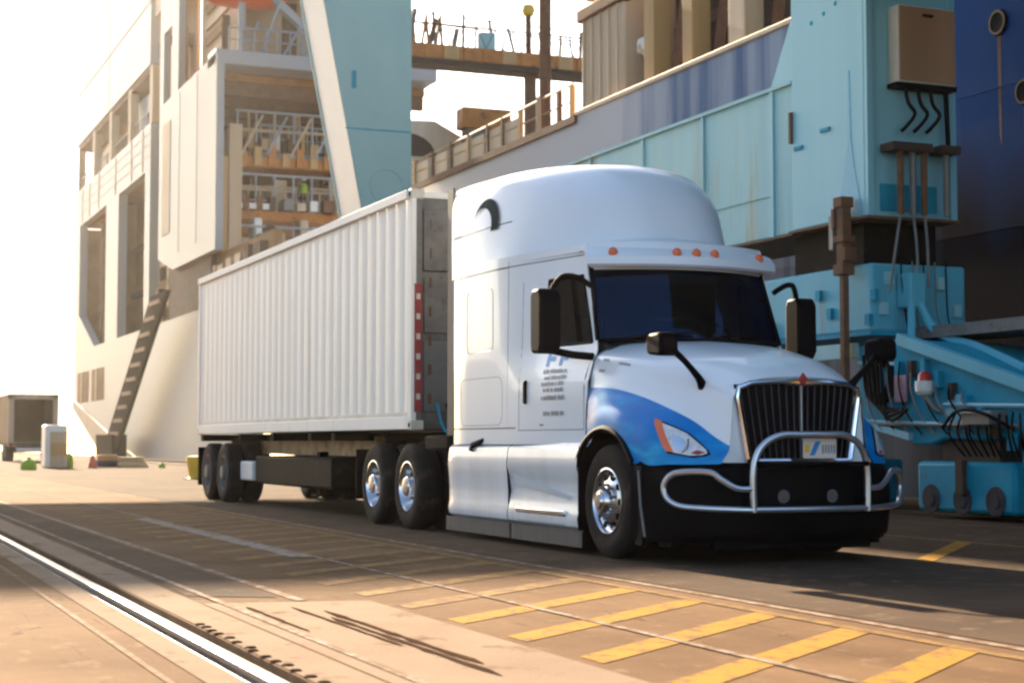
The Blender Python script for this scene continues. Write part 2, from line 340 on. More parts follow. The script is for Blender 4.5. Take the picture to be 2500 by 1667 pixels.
# concrete around the rail
def sheet(name, m, pts, z, parent=None):
    o = MB().add([(x, y, z) for x, y in pts], [tuple(range(len(pts)))]).build(name, m, parent)
    return o
cs = struct(sheet('concrete_slab', M['concrete'], [(2.75,-5.42),(2.95,-4.36),(12,-4.40),(12,-5.42)], .004))
sheet('concrete_strip', M['concrete'], [(-90,-5.72),(-90,-5.44),(14,-5.44),(14,-5.72)], .005, cs)
sheet('concrete_strip', M['concrete'], [(-90,-6.16),(-90,-6.0),(14,-6.0),(14,-6.16)], .005, cs)
for y, x0, x1, w in ((-4.83, 3.5, 6.2, .035), (-4.90, 3.9, 6.6, .03), (-4.96, 3.2, 5.4, .02), (-5.22, 3.1, 4.6, .018)):
    pts = [(x0, y)]; k = 14
    up = [(x0+(x1-x0)*i/k, y+w*(.35+.65*random.random())*(1 if 0 < i < k else .1)) for i in range(k+1)]
    dn = [(x0+(x1-x0)*i/k, y-w*(.35+.65*random.random())*(1 if 0 < i < k else .1)) for i in range(k, -1, -1)]
    sheet('worn_groove', M['groove'], up+dn, .0085, cs)
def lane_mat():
    m = mat('shade_toned_asphalt', (.098,.066,.044), .95, spec=.03, scale=.5, c2=(.064,.043,.030), cov=.5, sharp=.14, c3=(.135,.092,.060), cov3=.60, sc3=3.5, bump=.3, bscale=90); return m
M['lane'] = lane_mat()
road = struct(sheet('road', M['lane'], [(-90,-2.02),(14,-2.02),(14,QY-.7),(-90,QY-.7)], .004))  # lane sheet toned darker than the quay to deepen shade round the truck
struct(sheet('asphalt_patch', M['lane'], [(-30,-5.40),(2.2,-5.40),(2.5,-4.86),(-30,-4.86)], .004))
# painted lines, each a child of the ground
def line(name, m, x0, x1, y, w, z=.0055): sheet(name, m, [(x0, y-w/2), (x1, y-w/2), (x1, y+w/2), (x0, y+w/2)], z, ground)
line('yellow_line', M['ymark2'], -40, 14, -2.36, .09)
line('yellow_line', M['ymark2'], -40, 14, 3.35, .09)
line('white_line', M['wmark'], -60, 14, -3.55, .055, .0075)
line('white_line', M['wmark2'], -9.5, -1.2, -3.66, .20, .006)
line('white_line', M['wmark'], -60, 14, -2.12, .07)
line('joint_line', M['wmark'], -70, 2.8, -4.78, .075)
line('joint_line', M['wmark'], -70, 12, -5.30, .05, .009)
line('joint_line', M['groundline'], -70, 12, -6.30, .035)
for i in range(-14, 11):
    x = .97+.93*i; sl = .80; wd = .27
    sheet('yellow_bar', M['ymark'] if i > 1 else M['ymark2'], [(x-wd/2, -2.36), (x+wd/2, -2.36), (x+wd/2+sl*1.93, -4.29), (x-wd/2+sl*1.93, -4.29)], .0035, ground)
for i in range(-3, 8):
    x = -.79+1.86*i
    sheet('yellow_bar', M['ymark'], [(x-.13, 3.33), (x+.13, 3.33), (x+.13+1.02*2.15, 1.18), (x-.13+1.02*2.15, 1.18)], .008, ground)
# crane rails
rl = thing('crane_rail', (0, -5.86, -.07), 'worn steel crane rail in a slot in the foreground paving', 'rail', 'crane rails')
prof = [(-5.925,-.068),(-5.795,-.068),(-5.795,-.055),(-5.85,-.045),(-5.85,-.028),(-5.823,-.02),(-5.823,.004),(-5.833,.008),(-5.887,.008),(-5.897,.004),(-5.897,-.02),(-5.87,-.028),(-5.87,-.045),(-5.925,-.055)]
MB().prism(prof, 0, -90, 14).build('rail_head', M['rail'], rl)
cl0 = None
for i in range(17):
    x = 4.0+.19*i+random.uniform(-.02, .02)
    if cl0 is None:
        cl0 = MB().lathe([(0,.009),(.022,.008),(.03,.004),(.032,0)], 7, ax=2).build('rail_clip', M['groove'], rl, loc=(x, -5.70, .005))
    else: copy_tree(cl0, rl, (x+random.uniform(-.05,.05), -5.70+random.uniform(-.012,.012)+5.86, .075), random.random()*6)
rl2 = thing('crane_rail', (0, 7.2, 0), 'dark crane rail under the teal crane wheels', 'rail', 'crane rails')
MB().box(-90, 14, 7.16, 7.24, .002, .04).build('rail_head', M['railrust'], rl2)

# ================================================================== TRACTOR
TR = thing('truck_tractor', (0, 0, 0), 'white sleeper semi truck with blue front fender and silver bull bar', 'truck')
# ---- hood
ST = [(-.54,[(1.13,1.00),(1.14,1.22),(1.13,1.40),(1.10,1.55),(1.075,1.72),(.985,1.875),(.6,1.985),(0,2.02)]),
      (-.25,[(1.20,1.06),(1.205,1.26),(1.17,1.42),(1.10,1.54),(1.055,1.70),(.965,1.845),(.58,1.955),(0,1.99)]),
      (.05,[(1.225,1.13),(1.225,1.28),(1.175,1.41),(1.075,1.51),(1.02,1.67),(.93,1.81),(.55,1.925),(0,1.96)]),
      (.40,[(1.225,1.02),(1.225,1.19),(1.15,1.335),(1.015,1.435),(.945,1.59),(.86,1.745),(.5,1.865),(0,1.90)]),
      (.75,[(1.19,.855),(1.175,1.06),(1.085,1.225),(.935,1.325),(.85,1.49),(.775,1.66),(.46,1.785),(0,1.82)]),
      (1.0,[(1.09,.855),(1.055,1.01),(.965,1.13),(.84,1.215),(.765,1.39),(.705,1.575),(.43,1.705),(0,1.74)]),
      (1.18,[(.94,.855),(.90,.945),(.83,1.02),(.755,1.09),(.705,1.30),(.66,1.50),(.41,1.635),(0,1.665)]),
      (1.30,[(.76,.86),(.735,.90),(.70,.95),(.675,1.01),(.655,1.25),(.62,1.45),(.39,1.575),(0,1.60)])]
NV, NU = 5, 5
rows = [crom(p, NV) for x, p in ST]
def arch(x):                             # underside of the fender above the tyre
    return .53+math.sqrt(max(0, .635**2-x*x)) if abs(x) < .635 else 0
cols = [[(ST[i][0], *rows[i][j]) for i in range(len(ST))] for j in range(len(rows[0]))]
cols = [crom(c, NU) for c in cols]       # cols[j][i]
G = []
for i in range(len(cols[0])):
    row = []
    for j in range(len(cols)):
        x, y, z = cols[j][i]; a = arch(x)
        if j <= 2*NV and a:
            zb, zt = max(a, .855), cols[2*NV][i][2]
            z0 = cols[0][i][2]; z = zb+(z-z0)/(zt-z0)*(zt-zb)
        row.append((x, -y, z))
    G.append(row)
HOOD = G                                  # HOOD[i][j]: right side surface
full = [r+[(x, -y, z) for x, y, z in r[::-1][1:]] for r in G]
nvh = len(G[0]); jb = 3*NV
hood = MB().grid(full, mfun=lambda i, j: 1 if (j < jb or j >= 2*nvh-2-jb) else 0).build('hood', [M['paint'], M['wrap']], TR, ang=50)
def hsurf(fi, fj, off=0., side=-1):
    """point on the right hood surface at fractional grid indices, pushed out by off"""
    i, j = min(int(fi), len(G)-2), min(int(fj), nvh-2); a, b = fi-i, fj-j
    P = [Vector(G[i][j]), Vector(G[i+1][j]), Vector(G[i][j+1]), Vector(G[i+1][j+1])]
    p = P[0]*(1-a)*(1-b)+P[1]*a*(1-b)+P[2]*(1-a)*b+P[3]*a*b
    nn = (P[1]-P[0]).cross(P[2]-P[0]).normalized()
    if nn.y > 0: nn = -nn
    p = p+nn*off
    return (p.x, p.y if side < 0 else -p.y, p.z)
# ---- hood creases and shut lines
for sd in (-1, 1):
    MB().tube([hsurf(.02, j, .003, sd) for j in range(0, nvh-6)], .007, 5).build('hood_seam', M['seam'], hood)
    # black wheel arch lip
    MB().tube([(.665*math.sin(a), sd*1.222, .53+.635*math.cos(a)) for a in [R(-62+6*k) for k in range(21)]], .03, 8).build('arch_lip', M['black'], TR)
    # inner fender
    ar = [R(-100+10*k) for k in range(21)]
    MB().grid([[(.62*math.sin(a), sd*y, .53+.62*math.cos(a)) for y in (1.19, .55)] for a in ar]).build('inner_fender', M['black'], TR)
# ---- headlights (both sides): lens follows the fender skin
def patch(name, m, ij, off, sd, parent, nin=6, solid=0):
    """ij: list of (i0,i1 fractional at row j) -> strip patch on the hood skin"""
    Gp = [[hsurf(a+(b-a)*k/nin, j, off, sd) for k in range(nin+1)] for j, a, b in ij]
    return MB().grid(Gp).build(name, m, parent, solid=solid)
for sd in (-1, 1):
    hl = patch('headlight', M['lens'], [(3.4,25.0,28.5),(4.5,24.2,30.6),(6,23.4,31.3),(7.5,22.3,30.6),(9,21.2,28.6),(10.0,20.6,26.0)], .012, sd, TR)
    patch('lamp_bezel', M['black'], [(3.0,24.4,29.2),(4.4,23.4,31.2),(6,22.6,31.9),(7.5,21.5,31.2),(9.3,20.2,29.4),(10.6,19.6,26.6)], .006, sd, hl)
    patch('lamp_reflector', M['chrome'], [(4.4,25.6,27.0),(5.5,25.2,27.2),(6.8,24.6,26.8),(8.0,24.0,26.2)], .017, sd, hl)
    patch('lamp_divider', M['grey'], [(3.7,26.9,27.15),(5.2,27.5,27.8),(7.0,27.2,27.5),(8.8,26.6,26.9)], .018, sd, hl)
    patch('side_marker', M['redtape'], [(4.3,28.6,29.9),(5.2,29.0,30.5),(6.0,29.4,30.8)], .017, sd, hl)
    patch('turn_signal', M['orange'], [(3.4,24.2,25.6),(4.5,23.3,24.9),(6,22.4,23.9),(7.5,21.4,22.9),(9,20.3,21.9),(10.4,19.7,21.0)], .016, sd, hl)
# ---- grille
gx = 1.285
pl = [(y, z) for x, y, z in full[-1]]
MB().prism([(-.66,.87)]+pl[2:-2]+[(.66,.87)], 0, gx-.03, gx-.012).build('grille_shell', M['paint'], TR)
def gw(z): return .505+(z-.9)/(1.52-.9)*(.615-.505)
ring = [(-gw(.9),.9)]+[(-gw(z), z) for z in (1.1,1.3,1.42)]+[(-.585,1.5),(-.48,1.538),(-.25,1.553),(0,1.56),(.25,1.553),(.48,1.538),(.585,1.5)]+[(gw(z), z) for z in (1.42,1.3,1.1)]+[(gw(.9),.9)]
def gfx(y): return gx+.055*(1-(y/.62)**2)
gr = MB().tube([(gfx(y)+.01, y, z) for y, z in ring]+[(gfx(y)+.01, y, .885) for y in (.45,.2,0,-.2,-.45,-.505)], .026, 8, cap=False).build('grille_surround', M['chrome'], TR)
MB().grid([[(gfx(y)-.018, y, z) for z in (.89, 1.0)] for y in [-.5+.1*k for k in range(11)]]+[]).build('grille_lower_panel', M['black'], TR)
MB().grid([[(gfx(-gw(z)+2*gw(z)*k/12)-.02, -gw(z)+2*gw(z)*k/12, z) for z in (.9,1.1,1.3,1.46,1.53)] for k in range(13)]).build('grille_mesh', M['black'], TR)
for k in range(-8, 9):
    t = k/8.6; pts = []
    for z in (.905, 1.1, 1.3, 1.45, 1.535-.05*t*t):
        y = t*gw(min(z,1.5)); pts.append((gfx(y)-.004, y, z))
    MB().tube(pts, (.008 if k else .014), 5).build('grille_bar', M['capgrey'] if k else M['steelt'], gr)
em = MB().prism([(0,-.062),(.05,0),(0,.062),(-.05,0)], 0, gfx(0)+.02, gfx(0)+.045).build('emblem', M['red'], TR, bev=.006)
em.location.z += 1.575
# ---- bumper
def bumpx(y): a = abs(y); return 1.40-.10*(a/.8)**2 if a < .8 else 1.30-.72*((a-.8)/.44)**2.2
ys = [-1.24,-1.238,-1.225,-1.19,-1.12,-1.02,-.9,-.8,-.6,-.3,0,.3,.6,.8,.9,1.02,1.12,1.19,1.225,1.238,1.24]
Gb = []
for y in ys:
    col = []
    for z, dx in ((.20,-.12),(.26,-.03),(.40,0),(.60,.012),(.74,.0),(.82,-.02),(.855,-.07),(.858,-.16)):
        x = bumpx(y)+dx*(1 if abs(y) < 1.1 else .3)
        col.append((x, y*(1-(.02 if z > .8 else 0)), z))
    Gb.append(col)
bump = MB().grid(Gb).build('bumper', M['black'], TR, solid=.012)
for y in (-.22, .26):
    MB().lathe([(0,.012),(.055,.010),(.06,0)], 18, ax=0, c=(bumpx(y)+.010, y, .585)).build('fog_lamp', M['foglens'], bump)
MB().box(1.12, 1.22, -.78, .78, .13, .22).build('air_dam', M['black'], TR, bev=.02)
for y_ in (-1.05, .98): box('splash_shield', M['black'], TR, ( .3 if y_ > 0 else .72), .95, y_, y_+.07, .15, .80)
MB().grid([[(.62+.03*k, sd_*1.21, z) for z in (.16, .84)] for sd_ in (-1,) for k in range(5)]).build('mud_guard', M['black'], TR, solid=.02)
MB().tube([(.70,-1.232,.80),(.74,-1.232,.5),(.80,-1.225,.24)], .012, 6).build('guard_trim', M['grey'], TR)
# licence plate
pt = box('licence_plate', M['plate'], TR, 1.455, 1.462, -.06, .27, .905, 1.075, bev=.004)
MB().add([(1.464,.0,.93),(1.464,.05,.93),(1.464,.115,1.05),(1.464,.06,1.05),(1.464,.03,.99)], [(0,1,2,3,4)]).build('blue_mark', M['bluedecal'], pt)
MB().box(1.4625, 1.464, -.045, .0, .955, 1.02).build('yellow_mark', M['yellow'], pt)
for k in range(5):
    y = .125+.028*k; MB().box(1.4625, 1.464, y, y+.018, .945+.006*(k % 2), 1.02).build('plate_character', M['decalgrey'], pt)
# ---- bull bar
def bx(y): a = abs(y); return 1.54-.06*(a/.6)**2 if a < .6 else 1.48-.42*((a-.6)/.6)**1.8
bb = MB().tube(crom([(bx(y), y, z) for y, z in ((-.56,.46),(-.56,.81),(-.49,1.0),(-.33,1.095),(-.12,1.105),(.12,1.105),(.33,1.095),(.49,1.0),(.56,.81),(.56,.46))], 5), .03, 10).build('bull_bar', M['steelt'], TR)
for sd in (-1, 1):
    MB().tube(crom([(bx(y), sd*y, z) for y, z in ((.55,.655),(.70,.66),(.82,.73),(.90,.79),(1.05,.795),(1.14,.77),(1.185,.68),(1.17,.58),(1.10,.515),(.95,.495),(.7,.485),(.54,.48))], 4), .026, 10).build('bumper_loop', M['steelt'], bb)
    MB().box(1.34, 1.50, sd*.56-.03, sd*.56+.03, .5, .58).build('bracket', M['black'], bb)
MB().tube([(bx(y)+.002, y, .482) for y in (-.58,-.3,0,.3,.58)], .026, 10).build('lower_tube', M['steelt'], bb)
MB().tube([(1.52, y, .86) for y in (-.55,-.3,0,.3,.55)], .02, 8).build('cross_tube', M['black'], bb)

# ---- cab shell
def lerp(a, b, t): return a+(b-a)*t
def pw(x, P):
    if x <= P[0][0]: return P[0][1]
    for (a, b), (c, d) in zip(P, P[1:]):
        if x <= c: return lerp(b, d, (x-a)/(c-a))
    return P[-1][1]
def side(x, z):
    wb = pw(-x, [(.5,1.125),(.8,1.15),(1.2,1.18),(2.05,1.215),(9,1.22)])
    wg = pw(-x, [(.5,.975),(.9,1.02),(1.3,1.075),(1.7,1.13),(2.1,1.19),(2.4,1.22),(9,1.22)])
    t = min(1, max(0, (z-1.55)/.5)); t = t*t*(3-2*t); w = lerp(wb, wg, t)
    if z > 2.05: w -= (z-2.05)*pw(-x, [(.5,.085),(1.2,.06),(2.1,.02),(2.5,0)])
    return w
def xfront(z): return pw(z, [(1.0,-.545),(1.87,-.545),(2.0,-.61),(2.69,-.865),(2.95,-.90)])
zr = [1.02,1.10,1.2,1.4,1.6,1.75,1.9,1.98,2.06,2.2,2.4,2.56,2.64,2.75,2.95]
def colx(s, z):
    f = xfront(z)
    return {0: f, 1: f-.075, 2: lerp(f, -1.5, .4)-.02, 3: lerp(f, -1.5, .7), 4: -1.52, 5: -1.62, 6: -2.05, 7: -2.25, 8: -2.6, 9: -3.0, 10: -3.4, 11: -3.8, 12: -3.97}[s]
Gs = [[(colx(s_, z), -side(colx(s_, z), z), z) for z in zr] for s_ in range(13)]
Gs[-1] = [(x, y+.05, z) for x, y, z in Gs[-1]]
def hole(i, j): return 1 <= i < 4 and 7 <= j < 12
cab = MB().grid(Gs, skip=hole).build('cab_side', M['paint'], TR, solid=.012, ang=40)
MB().grid([[(x, -y, z) for x, y, z in r_] for r_ in Gs], skip=hole).build('cab_side', M['paint'], TR, solid=.012, ang=40)
# front header above the windscreen, and floor/back so that the cab is closed
def fc(y, x0, x1, yc): return x0+(x1-x0)*(abs(y)/yc)**2
yy = [-1+k*.1 for k in range(21)]
MB().grid([[(fc(t*.94,-.53,-.86,.94), t*.94, 2.69), (fc(t*.95,-.60,-.90,.95), t*.95, 2.96)] for t in yy]).build('windscreen_header', M['paint'], TR)
box('cab_floor', M['seat'], TR, -3.9, -.56, -1.1, 1.1, 1.02, 1.06)
box('bunk_curtain', M['seat'], TR, -2.15, -2.1, -1.12, 1.12, 1.06, 2.9)
box('sleeper_back_wall', M['paint2'], TR, -3.975, -3.94, -1.16, 1.16, 1.05, 2.95)
box('cab_ceiling', M['seat'], TR, -2.1, -.95, -.95, .95, 2.80, 2.84)
MB().prism([(-.50,1.3),(-.50,1.93),(-.62,2.0),(-.95,1.99),(-1.05,1.85),(-1.05,1.3)], 1, -.93, .93).build('dashboard', M['seat'], TR, bev=.03)
for sy in (-.52, .52):
    st = MB().box(-1.95, -1.45, sy-.26, sy+.26, 1.35, 1.55).build('seat', M['seat'], TR, bev=.05)
    MB().prism([(-1.95,1.5),(-1.82,1.5),(-1.92,2.35),(-2.03,2.35)], 1, sy-.25, sy+.25).build('backrest', M['seat'], st, bev=.04)
MB().tube([(-1.15+.07*math.sin(a), .52+.22*math.cos(a), 2.02+.20*math.sin(a)) for a in [2*math.pi*k/24 for k in range(25)]], .018, 6).build('steering_wheel', M['seat'], TR)
# windscreen
ws = [[(lerp(fc(t*.985,-.30,-.605,.985), fc(t*.93,-.545,-.865,.93), v)+.012*math.sin(math.pi*v), t*lerp(.985,.93,v), lerp(2.0,2.70,v)) for v in (0,.25,.5,.75,1)] for t in yy]
wsc = MB().grid(ws).build('windscreen', M['glass'], TR)
for t in (-1, 1):                         # black frit at the pillars
    MB().tube([(lerp(-.605,-.865,v)-.002, t*lerp(.985,.93,v), lerp(2.0,2.70,v)) for v in (0,.3,.6,1)], .028, 6).build('pillar_seal', M['black'], wsc)
MB().tube([(fc(t*.985,-.30,-.605,.985)-.01, t*.985, 2.0) for t in yy], .022, 6).build('cowl_seal', M['black'], wsc)
MB().grid([[(lerp(fc(t*.985,-.30,-.605,.985), fc(t*.93,-.545,-.865,.93), v)-.02, t*lerp(.985,.93,v), lerp(2.0,2.70,v)) for v in (.80,1)] for t in yy]).build('shade_band', M['seat'], wsc)
for y0, y1 in ((-.75,-.12),(.08,.7)):
    MB().tube([(fc(y0,-.30,-.605,.985)+.03, y0, 2.03), (fc(y1,-.30,-.605,.985)+.05, y1, 2.075)], .012, 6).build('wiper', M['black'], wsc)
for y_, z_, m_ in ((.28,2.03,'lime'),(.36,2.02,'bluedecal'),(.05,2.02,'lime'),(-.2,2.02,'plate')): box('dash_item', M[m_], TR, -.66, -.60, y_-.03, y_+.03, z_-.02, z_+.06)
# side glass
for sd in (-1, 1):
    MB().grid([[(colx(s_, z), sd*(side(colx(s_, z), z)-.012), z) for z in zr[7:13]] for s_ in range(1, 5)]).build('side_window', M['sglass'], TR)
    pth = [(colx(1,z), sd*side(colx(1,z),z), z) for z in zr[7:13]]+[(colx(s_,2.64), sd*side(colx(s_,2.64),2.64), 2.64) for s_ in (2,3,4)]+[(colx(4,z), sd*side(colx(4,z),z), z) for z in zr[7:13][::-1]]+[(colx(s_,1.98), sd*side(colx(s_,1.98),1.98), 1.98) for s_ in (3,2,1)]
    MB().tube(pth, .016, 6).build('window_seal', M['black'], TR)
    MB().tube([(colx(1,1.98)-.26, sd*(side(-.95,1.98)+.002), 1.98), (colx(1,2.6)-.22, sd*(side(-1.1,2.6)+.002), 2.62)], .014, 6).build('vent_bar', M['black'], TR)
    # door shut lines, handle
    def sline(pts, r=.006, name='shut_line', m='seam'):
        MB().tube([(x, sd*(side(x, z)+.002), z) for x, z in pts], r, 5).build(name, M[m], cab)
    sline([(-1.98, 1.16+.1*k) for k in range(16)])
    sline([(-.60-.14*k, 1.16) for k in range(11)])
    sline([(-.60, 1.16+.1*k) for k in range(8)])
    sline([(-2.06-.095*k, 1.185) for k in range(20)], .009)
    sline([(-2.28, 1.2+.1*k) for k in range(18)], .005)
    sline([(-.93-.1*k, 2.84) for k in range(30)], .008)
    rr = lambda x0, x1, z0, z1, c: [(x0+c,z0),(x1-c,z0),(x1-c*.3,z0+c*.3),(x1,z0+c),(x1,z1-c),(x1-c*.3,z1-c*.3),(x1-c,z1),(x0+c,z1),(x0+c*.3,z1-c*.3),(x0,z1-c),(x0,z0+c),(x0+c*.3,z0+c*.3),(x0+c,z0)]
    sline(rr(-3.42,-2.66,2.0,2.66,.07), .008, 'bunk_window_trim', 'decalgrey')
    sline(rr(-3.62,-2.42,1.22,1.72,.1), .006, 'locker_outline')
    MB().box(-1.86, -1.79, sd*1.195, sd*1.235, 1.42, 1.66).build('door_handle', M['black'], TR, bev=.02)
    MB().box(-1.5, -1.42, sd*1.19, sd*1.20, 1.2, 1.22).build('lock', M['grey'], TR)
    # rear side extender
    MB().grid([[(x, sd*(1.17+.03*(x+4.15)), z) for z in (1.12,2.0,3.0,3.9)] for x in (-4.16,-3.96)]).build('side_extender', M['darkgrey'], TR, solid=.02)
# door print: illegible rows of small marks on the right door
dp = MB()
def yd(x, z): return -(side(x, z)+.012)
def mark(b, x0, x1, z0, z1): b.add([(x0,yd(x0,z0),z0),(x1,yd(x1,z0),z0),(x1,yd(x1,z1),z1),(x0,yd(x0,z1),z1)], [(0,1,2,3)])
random.seed(5)
for r_, (z, h) in enumerate(((1.71,.045),(1.65,.042),(1.59,.042),(1.53,.042),(1.45,.05),(1.30,.045))):
    x = -1.46+(.05 if r_ % 2 else 0)
    while x < -1.0:
        w = random.uniform(.018,.04); mark(dp, x, x+w, z, z+h*random.uniform(.7,1)); x += w+random.choice((.009,.009,.03))
tag(dp.build('door_print', M['decalgrey'], TR), 'small rows of grey print on the door', kind='stuff')
for x0 in (-1.44, -1.19): 
    b_ = MB(); mark(b_, x0, x0+.06, 1.78, 1.91); mark(b_, x0+.06, x0+.16, 1.83, 1.88); b_.build('door_logo', M['bluedecal'], TR)
b_ = MB()
for fi, fj, n_ in ((3.0, 22.6, 4), (7.6, 22.0, 7), (2.6, 19.4, 4)):
    for k in range(n_):
        f = fi+.42*k; b_.add([hsurf(f, fj, .004), hsurf(f+.3, fj, .004), hsurf(f+.36, fj+.75, .004), hsurf(f+.06, fj+.75, .004)], [(0,1,2,3)])
tag(b_.build('hood_lettering', M['decalgrey'], hood), 'small grey model lettering on the hood side', kind='stuff')
# crescent mark on the fairing side
cres = []
for k in range(17):
    a = R(150-165*k/16); cres.append((-2.93+.30*math.cos(a), 3.36+.28*math.sin(a)))
inn = []
for k in range(17):
    a = R(-15+165*k/16); inn.append((-3.02+.23*math.cos(a), 3.33+.22*math.sin(a)))
# ---- roof fairing
FS = [(-3.97,-3.97,[(1.17,2.85),(1.17,3.5),(1.14,3.74),(1.04,3.88),(.58,3.945),(0,3.96)]),
      (-3.90,-3.90,[(1.22,2.85),(1.22,3.5),(1.19,3.75),(1.08,3.895),(.6,3.955),(0,3.97)]),
      (-3.65,-3.2,[(1.22,2.85),(1.215,3.48),(1.175,3.75),(1.05,3.90),(.58,3.97),(0,3.985)]),
      (-3.3,-2.5,[(1.22,2.87),(1.205,3.45),(1.15,3.73),(1.0,3.89),(.56,3.965),(0,3.985)]),
      (-2.95,-1.97,[(1.22,2.90),(1.185,3.40),(1.125,3.69),(1.01,3.83),(.54,3.90),(0,3.93)]),
      (-2.55,-1.62,[(1.195,2.925),(1.135,3.32),(1.06,3.60),(.945,3.735),(.5,3.81),(0,3.84)]),
      (-2.2,-1.36,[(1.14,2.94),(1.075,3.25),(1.0,3.475),(.885,3.59),(.47,3.66),(0,3.69)]),
      (-1.85,-1.16,[(1.05,2.95),(.985,3.17),(.915,3.325),(.81,3.41),(.44,3.475),(0,3.50)]),
      (-1.6,-1.03,[(.96,2.955),(.91,3.06),(.83,3.14),(.70,3.19),(.41,3.25),(0,3.27)]),
      (-1.45,-.96,[(.89,2.96),(.85,2.98),(.78,3.0),(.66,3.01),(.39,3.03),(0,3.04)])]
fr = [crom(p, 4) for xs_, xc_, p in FS]
fcols = [crom([(FS[i][0], FS[i][1], *fr[i][j]) for i in range(len(FS))], 4) for j in range(len(fr[0]))]
Gf = []
for i in range(len(fcols[0])):
    ym = fcols[0][i][2]
    Gf.append([(c_[i][1]+(c_[i][0]-c_[i][1])*min(1, c_[i][2]/ym)**2.8, -c_[i][2], c_[i][3]) for c_ in fcols])
ffull = [r+[(x,-y,z) for x,y,z in r[::-1][1:]] for r in Gf]
fair = MB().grid(ffull).build('roof_fairing', M['paint'], TR, ang=60)
MB().prism([(y, z) for x, y, z in ffull[1]], 0, -3.965, -3.955).build('fairing_back', M['paint2'], fair)
MB().grid([[(x, y*w_, 2.925-.05*abs(y)**4-(.0 if x < -1 else (x+1.0)*.12)) for y in [-1+.1*k for k in range(21)]] for x, w_ in ((-2.3,1.19),(-1.9,1.15),(-1.5,1.08),(-1.2,1.03),(-.98,1.0),(-.86,.98))]).build('cab_roof', M['paint'], TR)
def fsy(x, z):                            # y of the right fairing skin at (x, z)
    for i in range(len(Gf)-1):
        for j in range(len(Gf[0])-1):
            q = (Gf[i][j], Gf[i+1][j], Gf[i+1][j+1], Gf[i][j+1])
            if q[0][1] > -.7: continue
            for a, b, c in ((q[0], q[1], q[2]), (q[0], q[2], q[3])):
                d = (b[2]-c[2])*(a[0]-c[0])+(c[0]-b[0])*(a[2]-c[2])
                if abs(d) < 1e-9: continue
                u = ((b[2]-c[2])*(x-c[0])+(c[0]-b[0])*(z-c[2]))/d; v = ((c[2]-a[2])*(x-c[0])+(a[0]-c[0])*(z-c[2]))/d
                if u > -.01 and v > -.01 and u+v < 1.01: return u*a[1]+v*b[1]+(1-u-v)*c[1]
    return -1.22
cz = [(x, fsy(x, z)-.016, z) for x, z in cres]; iz = [(x, fsy(x, z)-.016, z) for x, z in inn[::-1]]
MB().grid([cz, iz]).build('crescent_mark', M['teald'], fair)
MB().tube([(x, fsy(x, 3.30+.02*(x+3.9))-.001, 3.30+.02*(x+3.9)) for x in [-3.88+.1*k for k in range(16)]], .006, 5).build('fairing_seam', M['seam'], fair)
# ---- sun visor with five amber marker lamps
vis = [[(fc(t*1.03,-.50,-.80,1.03)+dx, t*1.03, z) for dx, z in ((-.12,2.90),(-.02,2.865),(.05,2.80),(.06,2.735),(.03,2.715))] for t in yy]
rng = ffull[-1]; nr = len(rng)-1; blend = []
for k in range(nr+1):
    a = rng[k]; tt = a[1]/abs(rng[0][1]); b = (fc(tt*1.03,-.50,-.80,1.03)-.03, tt*1.03, 2.872)
    blend.append([(lerp(a[0]-.01,b[0],q), lerp(a[1],b[1],q), lerp(a[2]+.004,b[2],1-(1-q)**1.7)) for q in (0,.2,.4,.6,.8,1)])
MB().grid(blend).build('fairing_blend', M['paint'], TR, ang=70)
visor = MB().grid(vis).build('sun_visor', M['paint'], TR, solid=.014)
for y in (-.80,-.205,0.0,.205,.80):
    MB().lathe([(0,.03),(.03,.027),(.045,.012),(.05,0)], 14, ax=0, c=(0,0,0)).build('marker_lamp', M['orange'], visor, loc=(fc(y,-.50,-.80,1.03)+.022, y, 2.845))
